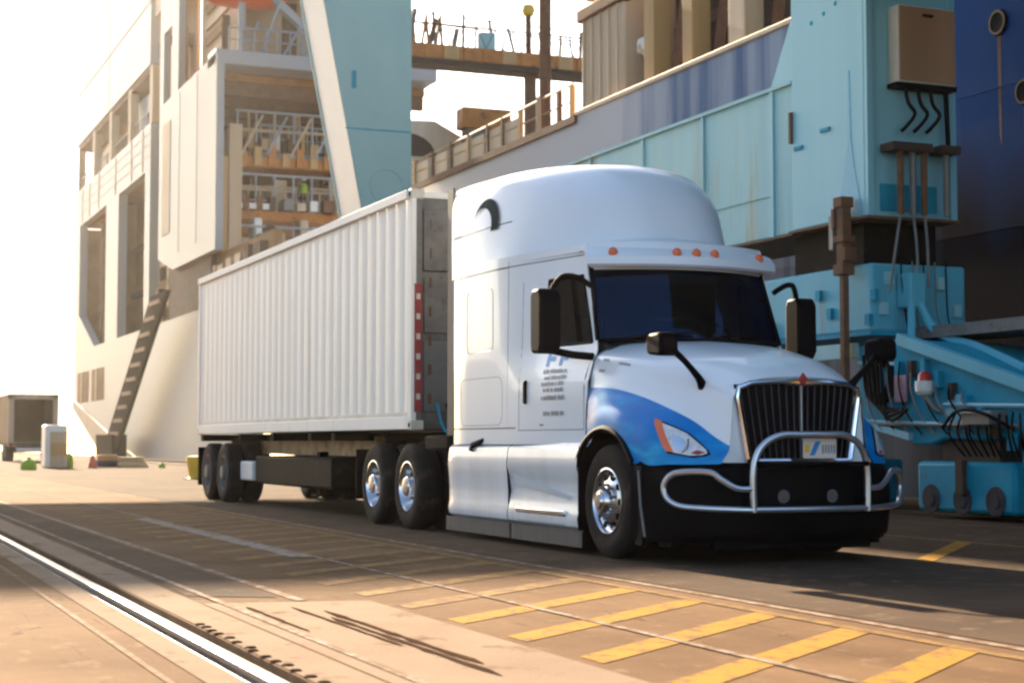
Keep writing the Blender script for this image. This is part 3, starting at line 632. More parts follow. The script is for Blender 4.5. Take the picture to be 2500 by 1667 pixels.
# ---- chassis fairings
for sd in (-1, 1):
    def fprof(x0, x1, name, bulge):
        Gx = []
        n_ = 14
        for k in range(n_+1):
            x = lerp(x0, x1, k/n_); e = 0
            if x0 < -4 and k < 3: e = (.20,.07,.015)[k]
            pr = [(1.00,1.045),(1.17,1.035),(1.235,.985),(1.25,.90),(1.255,.80),(1.245-.02*bulge,.70),(1.235-.03*bulge,.55),(1.235,.40),(1.25,.33),(1.24,.26),(1.18,.22)]
            Gx.append([(x, sd*(y-e), z) for y, z in pr])
        return MB().grid(Gx).build(name, M['paintlow'], TR, ang=30)
    a_ = fprof(-4.26, -2.225, 'rear_side_fairing', 0); b_ = fprof(-2.205, -.52, 'front_side_fairing', 1)
    MB().add([(-2.1,sd*1.238,.73),(-.72,sd*1.238,.54),(-.75,sd*1.225,.50),(-2.05,sd*1.22,.62)], [(0,1,2,3)]).build('crease', M['paint'], b_)
    MB().box(-1.98, -.78, sd*1.17, sd*1.262, .345, .40).build('step_tread', M['alu'], b_, bev=.012)
    MB().box(-1.95, -.80, sd*1.228, sd*1.2415, .265, .345).build('step_recess', M['seam'], b_)
    MB().box(-.53, -.515, sd*1.0, sd*1.235, .23, 1.0).build('fairing_end', M['black'], b_)
    for x0, x1 in ((-4.1,-2.24),(-2.19,-.5)):
        MB().grid([[(x0+(x1-x0)*k/24, sd*(1.205+.008*(k % 2)), z) for z in (.07,.225)] for k in range(25)]).build('rubber_skirt', M['skirt'], TR, solid=.01)
    MB().tube([(-2.9,sd*1.13,1.10),(-2.95,sd*1.2,1.06),(-3.2,sd*1.24,1.01),(-3.22,sd*1.25,.95)], .035, 6).build('grab_bracket', M['black'], TR)
    box('fuel_tank', M['alu'], TR, -4.0, -.7, sd*.62 if sd > 0 else -1.15, 1.15 if sd > 0 else -.62, .3, .95, bev=.1)
    box('frame_rail', M['blackm'], TR, -7.7, 1.1, sd*.43-.04, sd*.43+.04, .72, 1.0)
    # quarter fender behind the fairing
    MB().box(-5.0, -4.2, sd*1.16, sd*.65, .95, 1.12).build('quarter_fender', M['blackm'], TR, bev=.03)
box('cross_member', M['blackm'], TR, -4.6, -4.2, -.9, .9, .55, .95)
box('engine_block', M['blackm'], TR, -.4, 1.15, -.38, .38, .45, 1.4)
box('front_axle', M['blackm'], TR, -.08, .08, -.95, .95, .38, .52)
box('steering_cross', M['blackm'], TR, .5, .6, -.9, .9, .3, .5)
MB().prism([(-6.9,1.02),(-5.4,1.02),(-5.2,1.1),(-5.4,1.17),(-6.6,1.17)], 1, -.48, .48).build('fifth_wheel', M['blackm'], TR)
# ---- wheels
def wheel_parts(kind):
    W = .275
    ty = MB().lathe([(.29,.02),(.31,-.002),(.36,-.012),(.42,-.014),(.47,.002),(.497,.02),(.51,.045),(.513,.075),(.503,.078),(.503,.09),(.514,.093),(.514,.13),(.504,.133),(.504,.145),(.514,.148),(.514,.185),(.503,.188),(.503,.2),(.513,.203),(.51,.23),(.497,.255),(.46,.277),(.40,.285),(.31,.277),(.29,.26)], 56)
    if kind == 'steer':
        rm = MB().lathe([(.292,.02),(.300,-.004),(.288,-.008),(.278,.006),(.268,.035),(.245,.045),(.225,.028),(.18,.012),(.135,.0),(.118,-.004),(.108,-.06),(.098,-.075),(.07,-.078),(.06,-.10),(0,-.102)], 48)
    else:
        rm = MB().lathe([(.292,.02),(.300,-.004),(.288,-.006),(.275,.02),(.262,.07),(.245,.115),(.205,.125),(.17,.118),(.14,.112),(.125,.11),(.12,-.01),(.105,-.03),(.06,-.034),(0,-.036)], 48)
    hy = .03 if kind == 'steer' else .124
    return ty, rm, hy
WP = {}
def wheel(parent, kind, loc, sd):
    if kind not in WP:
        ty, rm, hy = wheel_parts(kind)
        w = rm.build('wheel', M['alu'] if kind != 'trailer' else M['contgrey'], parent, ang=30)
        ty.build('tyre', M['rubber'], w, ang=30)
        for k in range(10):
            a = 2*math.pi*k/10
            MB().lathe([(0,0),(.028,0),(.030,.01)], 12, c=(.222*math.cos(a), hy-.022 if kind == 'steer' else hy-.012, .222*math.sin(a))).build('hand_hole', M['black'], w)
            MB().lathe([(0,-.04),(.013,-.04),(.016,-.015),(.016,.02)], 6, c=(.146*math.cos(a+.3), (0 if kind == 'steer' else .11), .146*math.sin(a+.3))).build('lug_nut', M['grey'], w)
        WP[kind] = w
    else: w = copy_tree(WP[kind], parent)
    w.location = Vector(loc)-parent.location; w.rotation_euler = (0, 0, 0 if sd < 0 else math.pi)
    return w
for sd in (-1, 1):
    wheel(TR, 'steer', (0, sd*1.19, .514), sd)
    for x in (-5.43, -6.75):
        wheel(TR, 'drive', (x, sd*1.22, .514), sd); wheel(TR, 'drive', (x, sd*.60, .514), -sd)
for x in (-5.43, -6.75): box('drive_axle', M['blackm'], TR, x-.1, x+.1, -.9, .9, .42, .62)
for sd in (-1, 1): box('mud_flap', M['black'], TR, -7.5, -7.48, sd*.92-.3, sd*.92+.3, .3, .95)
# ---- mirrors
for sd in (-1, 1):
    mr = MB().prism([(-.98,1.88),(-.80,1.87),(-.74,1.95),(-.74,2.42),(-.80,2.49),(-.96,2.49),(-1.0,2.42),(-1.0,1.95)], 1, sd*1.30, sd*1.52).build('door_mirror', M['black'], TR, bev=.03)
    MB().box(-1.008, -1.0, sd*1.32, sd*1.50, 1.95, 2.42).build('mirror_glass', M['chrome'], mr)
    MB().tube(crom([(-.87,sd*1.36,2.46),(-.80,sd*1.28,2.60),(-.74,sd*1.15,2.60),(-.72,sd*1.0,2.52)], 4), .028, 8).build('upper_arm', M['black'], mr)
    MB().tube([(-.87,sd*1.36,1.91),(-.70,sd*1.2,1.86),(-.56,sd*1.06,1.84)], .036, 8).build('lower_arm', M['black'], mr)
    hm = MB().prism([(.80,1.79),(1.02,1.77),(1.06,1.81),(1.05,1.95),(1.0,1.975),(.82,1.97),(.78,1.93),(.78,1.83)], 1, sd*1.02, sd*1.20).build('hood_mirror', M['black'], TR, bev=.03)
    MB().tube(crom([(.96,sd*1.06,1.85),(.99,sd*.94,1.74),(.98,sd*.80,1.60),(.95,sd*.735,1.52)], 4), .03, 8, rs=[.034,.032,.03,.028,.027,.027,.028,.03,.032,.036,.04,.044,.05]).build('hood_mirror_arm', M['black'], hm)

# ================================================================== CONTAINER
CX0, CX1, CZ0, CZ1 = -17.48, -5.29, 1.185, 4.085
CN = thing('shipping_container', (-11.4, 0, CZ0), 'long white ribbed refrigerated shipping container behind the truck', 'container')
def corr(sd):
    xs = []; x = CX0+.16
    while x < CX1-.16:
        xs += [(x, 0), (x+.25, 0), (x+.285, .007), (x+.345, .007), (x+.38, 0)]; x += .38
    xs = [q for q in xs if q[0] < CX1-.15]+[(CX1-.14, 0)]
    return MB().grid([[(x_, sd*(1.205-d), z) for z in (CZ0+.2, CZ1-.10)] for x_, d in xs])
for sd in (-1, 1):
    corr(sd).build('side_panel', M['cont'], CN, ang=20)
    box('top_rail', M['cont'], CN, CX0+.1, CX1-.1, sd*1.215-.012-.03, sd*1.215-.012+.018, CZ1-.115, CZ1-.004, bev=.008)
    box('bottom_rail', M['cont'], CN, CX0+.1, CX1-.1, sd*1.20-.03, sd*1.20+.018, CZ0+.01, CZ0+.165, bev=.008)
    box('scuff_strip', M['contdirt'], CN, CX0+.15, CX1-.15, sd*1.19-.02, sd*1.19+.022, CZ0+.163, CZ0+.215)
    for x0 in (CX0, CX1-.15):
        box('corner_post', M['cont'], CN, x0, x0+.15, sd*1.19-.03, sd*1.19+.03, CZ0+.1, CZ1-.1, bev=.008)
        for z0 in (CZ0, CZ1-.118):
            cc = box('corner_casting', M['contdirt'], CN, x0-.003 if x0 == CX0 else x0-.02, x0+.17 if x0 == CX0 else x0+.154, min(sd*1.226, sd*1.06), max(sd*1.226, sd*1.06), z0, z0+.118, bev=.012)
            box('lock_hole', M['black'], cc, x0+.05, x0+.12, min(sd*1.2285, sd*1.2), max(sd*1.2285, sd*1.2), z0+.04, z0+.085)
    # door marks
box('roof_panel', M['cont'], CN, CX0+.1, CX1-.1, -1.18, 1.18, CZ1-.09, CZ1-.02)
box('floor_structure', M['grey'], CN, CX0+.1, CX1-.1, -1.15, 1.15, CZ0+.02, CZ0+.16)
dr = box('rear_door', M['cont'], CN, CX0+.02, CX0+.08, -1.15, 1.15, CZ0+.1, CZ1-.1)
for y in (-.85,-.3,.3,.85): MB().tube([(CX0-.01,y,CZ0+.1),(CX0-.01,y,CZ1-.1)], .02, 8).build('lock_rod', M['grey'], dr)
# refrigeration unit on the front end
ru = box('refrigeration_unit', M['contgrey'], CN, CX1-.12, CX1-.06, -1.16, 1.16, CZ0+.1, CZ1-.1)
box('unit_frame', M['contgrey'], CN, CX1-.07, CX1-.005, -1.16, -1.09, CZ0+.12, CZ1-.12)
for k, (y0, y1, z0, z1, mm) in enumerate(((-1.06,-.5,3.1,3.85,'contgrey'),(-1.05,-.2,2.35,3.0,'contgrey'),(-1.05,-.35,1.4,2.25,'grey'),(-.4,1.0,3.0,3.9,'contgrey'),(-.1,1.0,1.5,2.9,'grey'))):
    box('access_panel', M[mm], ru, CX1-.062, CX1-.03-.005*k, y0, y1, z0, z1, bev=.01)
for k in range(7): box('rust_streak_plate', M['rust'], ru, CX1-.03, CX1-.018, -1.0+.005*k, -.96, 1.5+.35*k, 1.62+.35*k)
tape = box('red_marking_strip', M['redtape'], CN, CX1-.004, CX1+.002, -1.185, -1.085, 1.40, 2.94)
for k in range(6): box('pale_mark', M['contdirt'], tape, CX1+.002, CX1+.004, -1.16, -1.11, 1.55+.24*k, 1.62+.24*k)
for k in range(3): MB().tube(crom([(CX1+.02,-.9+.12*k,1.5),(CX1+.25,-.85+.1*k,1.15),(CX1+.7,-.6+.1*k,1.2),(-4.0,-.5+.1*k,1.5)], 5), .018, 6).build('air_hose', M['teald2'] if k == 0 else M['black'], CN)

# ================================================================== CHASSIS
CH = thing('container_chassis', (-13, 0, 0), 'black and tan container trailer chassis under the white container', 'trailer')
for sd in (-1, 1):
    box('main_beam', M['chassis'], CH, -15.2, -8.6, sd*.52-.06, sd*.52+.06, .84, 1.12)
    box('bogie_beam', M['blackm'], CH, -17.45, -15.0, sd*.52-.06, sd*.52+.06, .80, 1.15)
    MB().prism([(-8.7,.9),(-8.7,1.12),(-8.0,1.165),(-5.4,1.165),(-5.4,1.05),(-7.9,1.05)], 1, sd*.40-.05, sd*.40+.05).build('gooseneck', M['blackm'], CH)
    lg = box('landing_leg', M['blackm'], CH, -10.6, -10.45, sd*.8-.07, sd*.8+.07, .28, .9); box('sand_shoe', M['blackm'], lg, -10.68, -10.37, sd*.8-.13, sd*.8+.13, .24, .28)
    for x in (-15.3, -16.55):
        wheel(CH, 'trailer', (x, sd*1.22, .514), sd); wheel(CH, 'trailer', (x, sd*.60, .514), -sd)
    box('mud_flap', M['black'], CH, -17.38, -17.36, sd*.92-.3, sd*.92+.3, .25, .95)
for x in (-17.4,-14.4,-12.2,-10.0,-8.8): box('bolster', M['blackm'], CH, x-.08, x+.08, -1.15, 1.15, 1.06, 1.18)
for x in (-15.3,-16.55): box('axle', M['blackm'], CH, x-.07, x+.07, -.9, .9, .43, .58)
for x in (-13.4,-11.5): box('cross_tie', M['blackm'], CH, x-.05, x+.05, -.5, .5, .9, 1.05)
gs = box('generator_set', M['blackm'], CH, -13.8, -9.3, -1.02, .6, .36, .82, bev=.04)
box('tool_box', M['offwhite'], CH, -15.0+.3, -13.85, -1.06, -.5, .40, .72, bev=.03)
box('rear_bumper', M['blackm'], CH, -17.42, -17.34, -1.15, 1.15, .5, .62)
box('tail_lamp', M['red'], CH, -17.43, -17.40, -1.1, -.95, .52, .6)

# ================================================================== TEAL PORTAL CRANE
CR = thing('portal_crane', (-18, 7.2, 0), 'teal portal crane standing on legs and wheels beside the blue ship', 'crane')
leg = box('leg', M['teal'], CR, -8.95, -6.95, 6.40, 7.98, 4.36, 20, bev=.03)
for y0, y1 in ((6.40,6.50),(7.88,7.99)): box('leg_flange', M['teal'], leg, -6.95, -6.88, y0, y1, 4.34, 20)
box('leg_foot_plate', M['rust'], leg, -9.0, -6.86, 6.36, 8.02, 4.32, 4.36)
for x, z in ((-8.35,7.55),(-8.0,7.62),(-7.68,7.7),(-7.36,7.78)): MB().lathe([(0,-.012),(.03,-.012),(.04,0)], 10, c=(x,6.40,z)).build('bolt', M['teald2'], leg)
for x0, x1, z in ((-8.85,-8.62,5.62),(-8.1,-7.85,5.78)): box('welded_tab', M['teald2'], leg, x0, x1, 6.37, 6.405, z, z+.06)
box('door_hinge', M['railrust'], leg, -8.96, -8.90, 6.35, 6.41, 5.75, 6.25)
sl = box('sill_beam', M['tealw'], CR, -31.2, -8.96, 6.46, 7.93, 4.34, 6.74, bev=.03)
box('sill_top_flange', M['tealw'], sl, -31.2, -8.96, 6.40, 7.98, 6.72, 6.78)
box('sill_bottom_flange', M['rust'], sl, -31.2, -8.96, 6.41, 7.97, 4.30, 4.335)
for x in (-9.6,-11.9,-14.2,-16.5,-18.8,-21.1): box('stiffener', M['teal'] if x > -10 else M['tealw'], sl, x-.05, x+.05, 6.42, 6.46, 4.34, 6.72)
box('lower_weld_strip', M['tealw'], sl, -14.2, -9.65, 6.435, 6.46, 5.02, 5.06)
bal = box('balance_beam', M['tealm'], CR, -13.2, -6.86, 6.42, 8.1, 2.66, 3.66, bev=.04)
box('balance_flange', M['teald2'], bal, -13.2, -6.80, 6.36, 8.15, 2.60, 2.66)
box('balance_tie', M['tealw'], bal, -9.5, -7.2, 6.30, 6.42, 2.28, 2.5)
box('balance_pivot', M['blackm'], CR, -9.2, -7.3, 6.6, 7.9, 3.66, 4.32)
# rusty clamp
rc = box('rail_clamp_arm', M['rust'], CR, -7.33, -7.15, 6.13, 6.29, 3.55, 4.62, bev=.02)
for x0, x1, z0, z1 in ((-7.38,-7.12,3.5,3.66),(-7.37,-7.10,3.98,4.08),(-7.42,-7.33,4.2,4.5),(-7.15,-7.06,3.7,3.9),(-7.36,-7.13,4.5,4.66)): box('clamp_plate', M['rust'], rc, x0, x1, 6.10, 6.32, z0, z1, bev=.015)
box('rail_clamp_post', M['rust'], rc, -7.30, -7.19, 6.16, 6.26, 1.1, 3.6, bev=.01)
box('clamp_pin', M['grey'], rc, -7.50, -7.40, 6.12, 6.24, 3.9, 4.4)
# cabinet on the leg
jb = box('switch_cabinet', M['cabs'], CR, -6.95, -6.70, 6.83, 7.86, 6.34, 7.50, bev=.02)
box('cabinet_door', M['cabd'], jb, -6.702, -6.68, 6.845, 7.85, 6.37, 7.48, bev=.008)
box('cabinet_handle', M['black'], jb, -6.685, -6.66, 7.26, 7.44, 7.34, 7.38)
box('cabinet_shelf', M['black'], jb, -6.95, -6.70, 6.80, 7.88, 6.27, 6.34)
for k, y in enumerate((7.02,7.24,7.46)):
    MB().tube(crom([(-6.8,y,6.3),(-6.75,y+.02,6.05),(-6.7,y+.10,5.88),(-6.74,y-.04,5.68),(-6.78,y-.10,5.62)], 4), .03, 7).build('cable_loop', M['black'], CR)
MB().tube([(-6.8,7.74,6.3),(-6.8,7.78,5.4),(-6.8,7.62,5.36)], .04, 7).build('cable_pipe', M['black'], CR)
for y0, y1 in ((6.62,7.32),(7.48,7.82)): box('pipe_bracket', M['shipdark'], CR, -6.88, -6.55, y0, y1, 5.30, 5.42)
for y, m_ in ((6.84,'rust'),(7.06,'grey'),(7.26,'rust'),(7.66,'grey')):
    MB().tube([(-6.7,y,5.36),(-6.7,y,4.38)], .05, 8).build('conduit', M[m_], CR)
MB().prism([(-8.95,6.78),(-9.62,6.78),(-8.95,7.85)], 1, 6.44, 6.50).build('gusset', M['teal'], leg)
MB().prism([(-7.72,4.40),(-7.02,4.40),(-7.22,5.1),(-7.30,5.55),(-7.33,6.6),(-7.36,6.6),(-7.38,5.5),(-7.5,5.0)], 1, 6.393, 6.40).build('paint_patch', M['tealp'], leg)
box('marker_post', M['yellow'], CR, -9.72, -9.58, 6.26, 6.38, 2.45, 2.95)
box('leg_pocket', M['teald2'], leg, -6.95, -6.92, 6.65, 7.65, 4.45, 4.85)
for y, y2, z2 in ((6.84,6.52,3.2),(7.06,7.02,3.3),(7.26,7.2,3.3)):
    MB().tube(crom([(-6.7,y,4.4),(-6.6,lerp(y,y2,.5),3.9),(-6.55,y2,z2)], 5), .022, 6).build('hanging_cable', M['grey'], CR)
jn = box('hose_junction', M['tealm'], CR, -6.84, -6.5, 6.85, 7.12, 3.0, 3.5, bev=.02)
MB().tube(crom([(-6.55,6.9,3.05),(-6.5,6.85,2.6),(-6.4,6.75,2.2),(-6.35,6.72,1.95)], 5), .06, 8).build('hose', M['tealm'], jn)
MB().tube(crom([(-6.55,7.05,3.05),(-6.4,7.15,2.7),(-6.0,7.2,2.5),(-5.3,7.1,2.35),(-4.2,7.0,2.0)], 5), .07, 8).build('hose', M['tealm'], jn)
# equalizer frame above the bogies
eq = MB().prism([(-7.3,1.25),(-7.2,2.45),(-6.5,2.52),(-5.6,2.42),(-5.15,2.30),(-3.3,1.68),(-3.25,1.16),(-4.3,1.06),(-5.2,1.08),(-5.5,1.0),(-5.9,1.0),(-6.2,1.2)], 1, 6.42, 8.0).build('equalizer_beam', M['teald2'], CR, bev=.04)
MB().beam((-6.1,6.36,2.50),(-3.2,6.36,1.70), .14, .16).build('equalizer_flange', M['tealm'], eq)
MB().beam((-6.9,6.38,1.30),(-5.9,6.38,1.12), .08, .10).build('lower_flange', M['teal'], eq)
MB().lathe([(0,-.05),(.20,-.05),(.24,-.02),(.24,.02)], 20, c=(-4.9,6.42,1.45)).build('pivot_cap', M['teal'], eq)
MB().lathe([(.22,-.10),(.36,-.10),(.36,.02),(.22,.02)], 28, c=(-6.6,6.42,1.95)).build('cable_reel', M['black'], eq)
for k in range(5): MB().tube(crom([(-6.9+.1*k,6.3,2.3),(-6.7+.12*k,6.22,1.7-.08*k),(-6.2+.1*k,6.25,1.5)], 4), .025, 6).build('loose_cable', M['black'], eq)
box('notice_plate', mat('pinkish_notice_plate', (.36,.20,.24), .5, var=.15, scale=12), eq, -6.2, -5.92, 6.32, 6.36, 1.60, 1.98, bev=.01)
bc = MB().lathe([(0,.16),(.05,.155),(.085,.11),(.095,0)], 16, ax=2, c=(-5.46,6.30,1.86)).build('warning_beacon', mat('red_beacon_glass', (.62,.04,.015), .2, var=.2), eq)
MB().lathe([(.13,.02),(.13,-.12),(.09,-.17),(0,-.17)], 16, ax=2, c=(-5.46,6.30,1.86)).build('beacon_base', M['offwhite'], bc)
MB().tube([(-5.46,6.3,1.7),(-5.3,6.34,1.5),(-5.25,6.40,1.45)], .04, 6).build('beacon_bracket', M['grey'], bc)
box('upper_walkway', M['contgrey'], CR, -6.9, -3.6, 7.1, 8.2, 2.55, 2.72)
for x0 in (-5.75, -3.35, -12.8, -10.4):
    bg_ = box('wheel_bogie', M['teald2'], CR, x0, x0+2.05, 6.36, 8.02, .10, .78, bev=.06)
    box('bogie_top', M['shipdark'], bg_, x0+.4, x0+1.6, 6.5, 7.9, .78, 1.15)
    for k in range(3):
        MB().lathe([(0,-.03),(.09,-.03),(.10,-.015),(.19,-.015),(.20,0)], 18, c=(x0+.32+.68*k, 6.36, .27)).build('axle_cap', M['capgrey'], bg_)
        MB().lathe([(.30,.02),(.32,.0),(.32,.14),(.30,.16),(0,.16)], 24, c=(x0+.32+.68*k, 7.12, .36)).build('crane_wheel', M['railrust'], bg_)
    MB().box(x0+.95, x0+1.1, 6.28, 6.37, .35, .80).build('bogie_bracket', M['shipdark'], bg_)
hd = MB().tube(crom([(-5.0,6.25,1.25),(-4.5,6.1,1.45),(-4.0,6.1,1.42),(-3.5,6.2,1.2)], 4), .025, 6).build('bogie_hose', M['black'], CR)
for k in range(11): MB().tube(crom([(-4.8+.13*k,6.3,1.42-.02*(k % 3)),(-4.7+.14*k,6.12+.03*(k % 3),1.15),(-4.6+.12*k,6.3,.85)], 4), .016, 6).build('bogie_hose', M['black'], CR)
box('buffer_block', M['grey'], CR, -4.5, -3.9, 6.15, 6.45, 1.25, 1.45, bev=.03)
for k in range(9):
    x = -6.95+.28*k; MB().tube(crom([(x,6.36,2.45-.09*k),(x+.05,6.30,2.0-.05*k),(x+.2,6.32,1.45),(x+.5,6.36,1.15)], 4), .014, 5).build('control_line', M['black' if k % 2 else 'grey'], eq)
for x0, x1, z, m_ in ((-6.9,-5.2,1.34,'teal'),(-6.6,-3.6,1.30,'grey'),(-5.1,-3.4,1.55,'teal'),(-7.1,-6.2,2.2,'tealw')): MB().tube([(x0,6.35,z),(x1,6.35,z-.05)], .03, 6).build('grease_pipe', M[m_], eq)
for k in range(12):
    x = -6.8+.3*k; z = 2.3-.17*max(0, k-4); box('frame_bracket', M['teald2' if k % 3 else 'shipdark'], eq, x, x+.1, 6.33, 6.43, z-.35, z-.12)
for x, z in ((-6.75,3.1),(-8.2,3.2),(-7.9,2.9),(-6.9,2.75)): box('beam_lug', M['teald2'], bal, x-.06, x+.06, 6.36, 6.43, z, z+.16)
for y, z in ((6.7,3.35),(7.6,3.3),(7.9,2.9),(6.6,2.9)): box('end_lug', M['tealw'], bal, -6.86, -6.78, y-.06, y+.06, z, z+.18)
for k in range(5): MB().tube(crom([(-6.8,6.9+.2*k,3.7),(-6.7,6.85+.2*k,3.3-.1*k),(-6.72,6.95+.2*k,2.7)], 4), .013, 5).build('signal_cable', M['grey' if k % 2 else 'black'], bal)
# tall side box at the right edge
sb = box('drive_housing', M['tealw'], CR, -4.2, -2.6, 7.6, 8.6, 2.3, 3.55, bev=.05)
MB().lathe([(.18,-.06),(.30,-.06),(.30,.05),(.18,.05)], 22, c=(-3.7,7.58,3.75)).build('housing_wheel', M['black'], sb)
box('housing_base', M['teald2'], sb, -4.3, -2.5, 7.5, 8.7, 1.7, 2.3)
box('sky_block_deck', M['teal'], CR, -6.2, 9, 1.2, 8.2, 9.2, 10.2)  # unseen deck added overhead to keep sky light off the quay
for x in (-5,-1,3,7): box('sky_block_girder', M['teald2'], CR, x-.25, x+.25, 1.3, 8.1, 8.7, 9.2)
# far leg of the crane: widens upwards, white plate on its quay side
def fy(z): return 6.49-.195*(z-7.84)
fl = MB().add([(-32.03,fy(z),z) for z in (.9,20)]+[(-32.03,8,z) for z in (20,.9)]+[(-34.1,fy(z),z) for z in (.9,20)]+[(-34.1,8,z) for z in (20,.9)],
    [(0,3,2,1),(4,5,6,7),(3,7,6,2),(1,2,6,5),(0,4,7,3)]).build('leg', M['teall'], CR)
tag(fl, 'pale teal far leg that widens upwards')
MB().add([(-32.06,fy(.9)-.012,.9),(-32.06,fy(20)-.012,20),(-34.1,fy(20)-.012,20),(-34.1,fy(.9)-.012,.9)], [(0,1,2,3)]).build('leg_side_plate', M['offwhite'], fl, solid=.015)
MB().beam((-34.1,fy(.9)-.03,.9),(-34.1,fy(20)-.03,20), .1, .06).build('leg_edge', M['teall'], fl)
box('leg_weld', M['teald2'], fl, -32.03, -32.012, 6.0, 8.0, 10.02, 10.05)
box('leg_bracket', M['teald2'], fl, -32.03, -31.95, 6.2, 6.3, 11.2, 11.7)
MB().tube([(-32.02, 7.25+.5*math.cos(a), 8.4+.5*math.sin(a)) for a in [2*math.pi*k/24 for k in range(25)]], .02, 5).build('hatch_rim', M['teall'], fl)
for x0 in (-35.2, -33.0):
    bg_ = box('wheel_bogie', M['teald2'], CR, x0, x0+2.05, 6.36, 8.02, .10, .78, bev=.06)

# ================================================================== BLUE SHIP
S2 = thing('cargo_ship', (-12, 12, -2.4), 'navy blue ship with faded grey and blue topsides behind the teal crane', 'ship')
HY = 10.5
hs = [[(x, HY+max(0, (-44-x))*.5+max(0, x-20)*.4, z) for z in (-4, 2, 6, 9.6)] for x in (-49,-46,-44,-35,-25,-15,-5,5,15,22,30)]
hl_ = MB().grid(hs); hl_.add([(x, 34, z) for x in (-49, 30) for z in (-4, 9.6)]+[(-49,HY+2.5,-4),(-49,HY+2.5,9.6),(30,HY+4,-4),(30,HY+4,9.6)], [(0,4,5,1),(2,3,7,6),(0,1,3,2)])
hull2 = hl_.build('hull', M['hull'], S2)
box('main_deck', M['shipbrown'], S2, -48.5, 29, HY+.3, 33.8, 9.35, 9.58)
box('rail_cap', M['rustp'], S2, -26, 20, HY-.06, HY+.25, 9.60, 9.72, bev=.02)
box('sheer_strake', M['rust'], S2, -45, -25.9, HY-.10, HY+.2, 9.42, 9.62)
for k, zz in enumerate((2.2, 4.6, 7.0)):
    for x in range(-44, 20, 8): box('plate_seam', M['hull'], hull2, x, x+7.9, HY-.012, HY+.01, zz, zz+.025)
for x, z in ((-8.94,8.1),(-8.3,6.8),(-3,8.1)):
    MB().lathe([(.0,-.03),(.15,-.032),(.17,-.05),(.21,-.05),(.23,.02)], 20, c=(x,HY-.01,z)).build('fairlead', M['black'], hull2)
    MB().add([(x-.05,HY-.006,z-.2),(x+.05,HY-.006,z-.2),(x+.02,HY-.006,z-2.1),(x-.03,HY-.006,z-1.9)], [(0,1,2,3)]).build('rust_run', M['rust'], hull2)
# railing of plates and stanchions
for i, x in enumerate((-43.8,-42.2,-40.6,-39,-37.2,-35.5,-34,-32.4,-31.2,-29.9,-28.45,-27.2,-26.35)):
    big = x == -28.45
    st_ = box('stanchion', M['rust'] if i % 3 else M['ochre'], S2, x-(.17 if big else .07), x+(.17 if big else .07), HY+.0, HY+.12, 9.58, 10.5 if not big else 10.62)
    if x < -30.5: box('rail_plate', M['rustp'], st_, x+.09, x+1.25, HY+.06, HY+.075, 9.64, 10.32)
MB().tube([(-44,HY+.06,10.42),(-35,HY+.06,10.46),(-26.3,HY+.06,10.54)], .035, 6).build('hand_rail', M['ochre'], S2)
MB().tube([(-44,HY+.06,10.05),(-26.3,HY+.06,10.08)], .025, 6).build('hand_rail', M['ochre'], S2)
# cream house and ochre columns on deck
hp = [(HY+.15,9.6),(HY+.15,12.3),(HY+.45,12.55),(HY+1.4,12.75),(HY+3.5,12.8),(HY+3.5,9.6)]
dh = MB().prism(hp, 0, -26.0, -23.5).build('deck_house', M['rustp'], S2, bev=.08)
box('house_cornice', M['rust'], dh, -26.1, -23.4, HY+.05, HY+.35, 12.1, 12.45, bev=.05)
box('house_top', M['ochre'], dh, -26, -23.5, HY+.3, HY+3.4, 12.7, 13.1)
for k in range(5): box('house_rib', M['rustp'], dh, -25.8+.5*k, -25.75+.5*k, HY+.11, HY+.16, 9.6, 12.1)
bk = box('bulkhead', M['shipdark'], S2, -23.4, 8, HY+1.6, HY+1.8, 9.6, 15)
box('bulkhead_band', M['shipbrown'], bk, -23.4, 8, HY+1.55, HY+1.61, 11.2, 11.5)
for i, x in enumerate((-22.2,-20.25,-18.0,-15.3,-13.0)):
    cw = (.27,.25,.36,.3,.3)[i]
    co = box('column', M['ochre'] if i != 2 else M['rustp'], S2, x-cw, x+cw, HY+.2, HY+.7, 9.6, 15, bev=.03)
    box('column_base', M['rustp'], co, x-cw-.1, x+cw+.1, HY+.15, HY+.75, 9.6, 9.8)
for x0, x1 in ((-21.6,-21.1),(-19.5,-19.2),(-17.0,-16.8)): MB().beam((x0,HY+.6,9.7),(x1,HY+.9,13.2), .12, .25).build('deck_brace', M['rust'], S2)
box('bulkhead_frame', M['rustp'], bk, -17.1, -15.7, HY+1.48, HY+1.6, 10.0, 13.5)
box('bulkhead_opening', M['shipdark'], bk, -16.9, -15.9, HY+1.46, HY+1.49, 10.3, 13.0)
MB().tube([(-23.1,HY+.5,10.9),(-22.7,HY+.6,10.4),(-22.8,HY+.5,9.8)], .14, 8).build('deck_pipe', M['rustp'], S2)
box('vent_cowl', M['offwhite'], S2, -23.3, -22.5, HY+.4, HY+1.0, 10.7, 11.1, bev=.1)
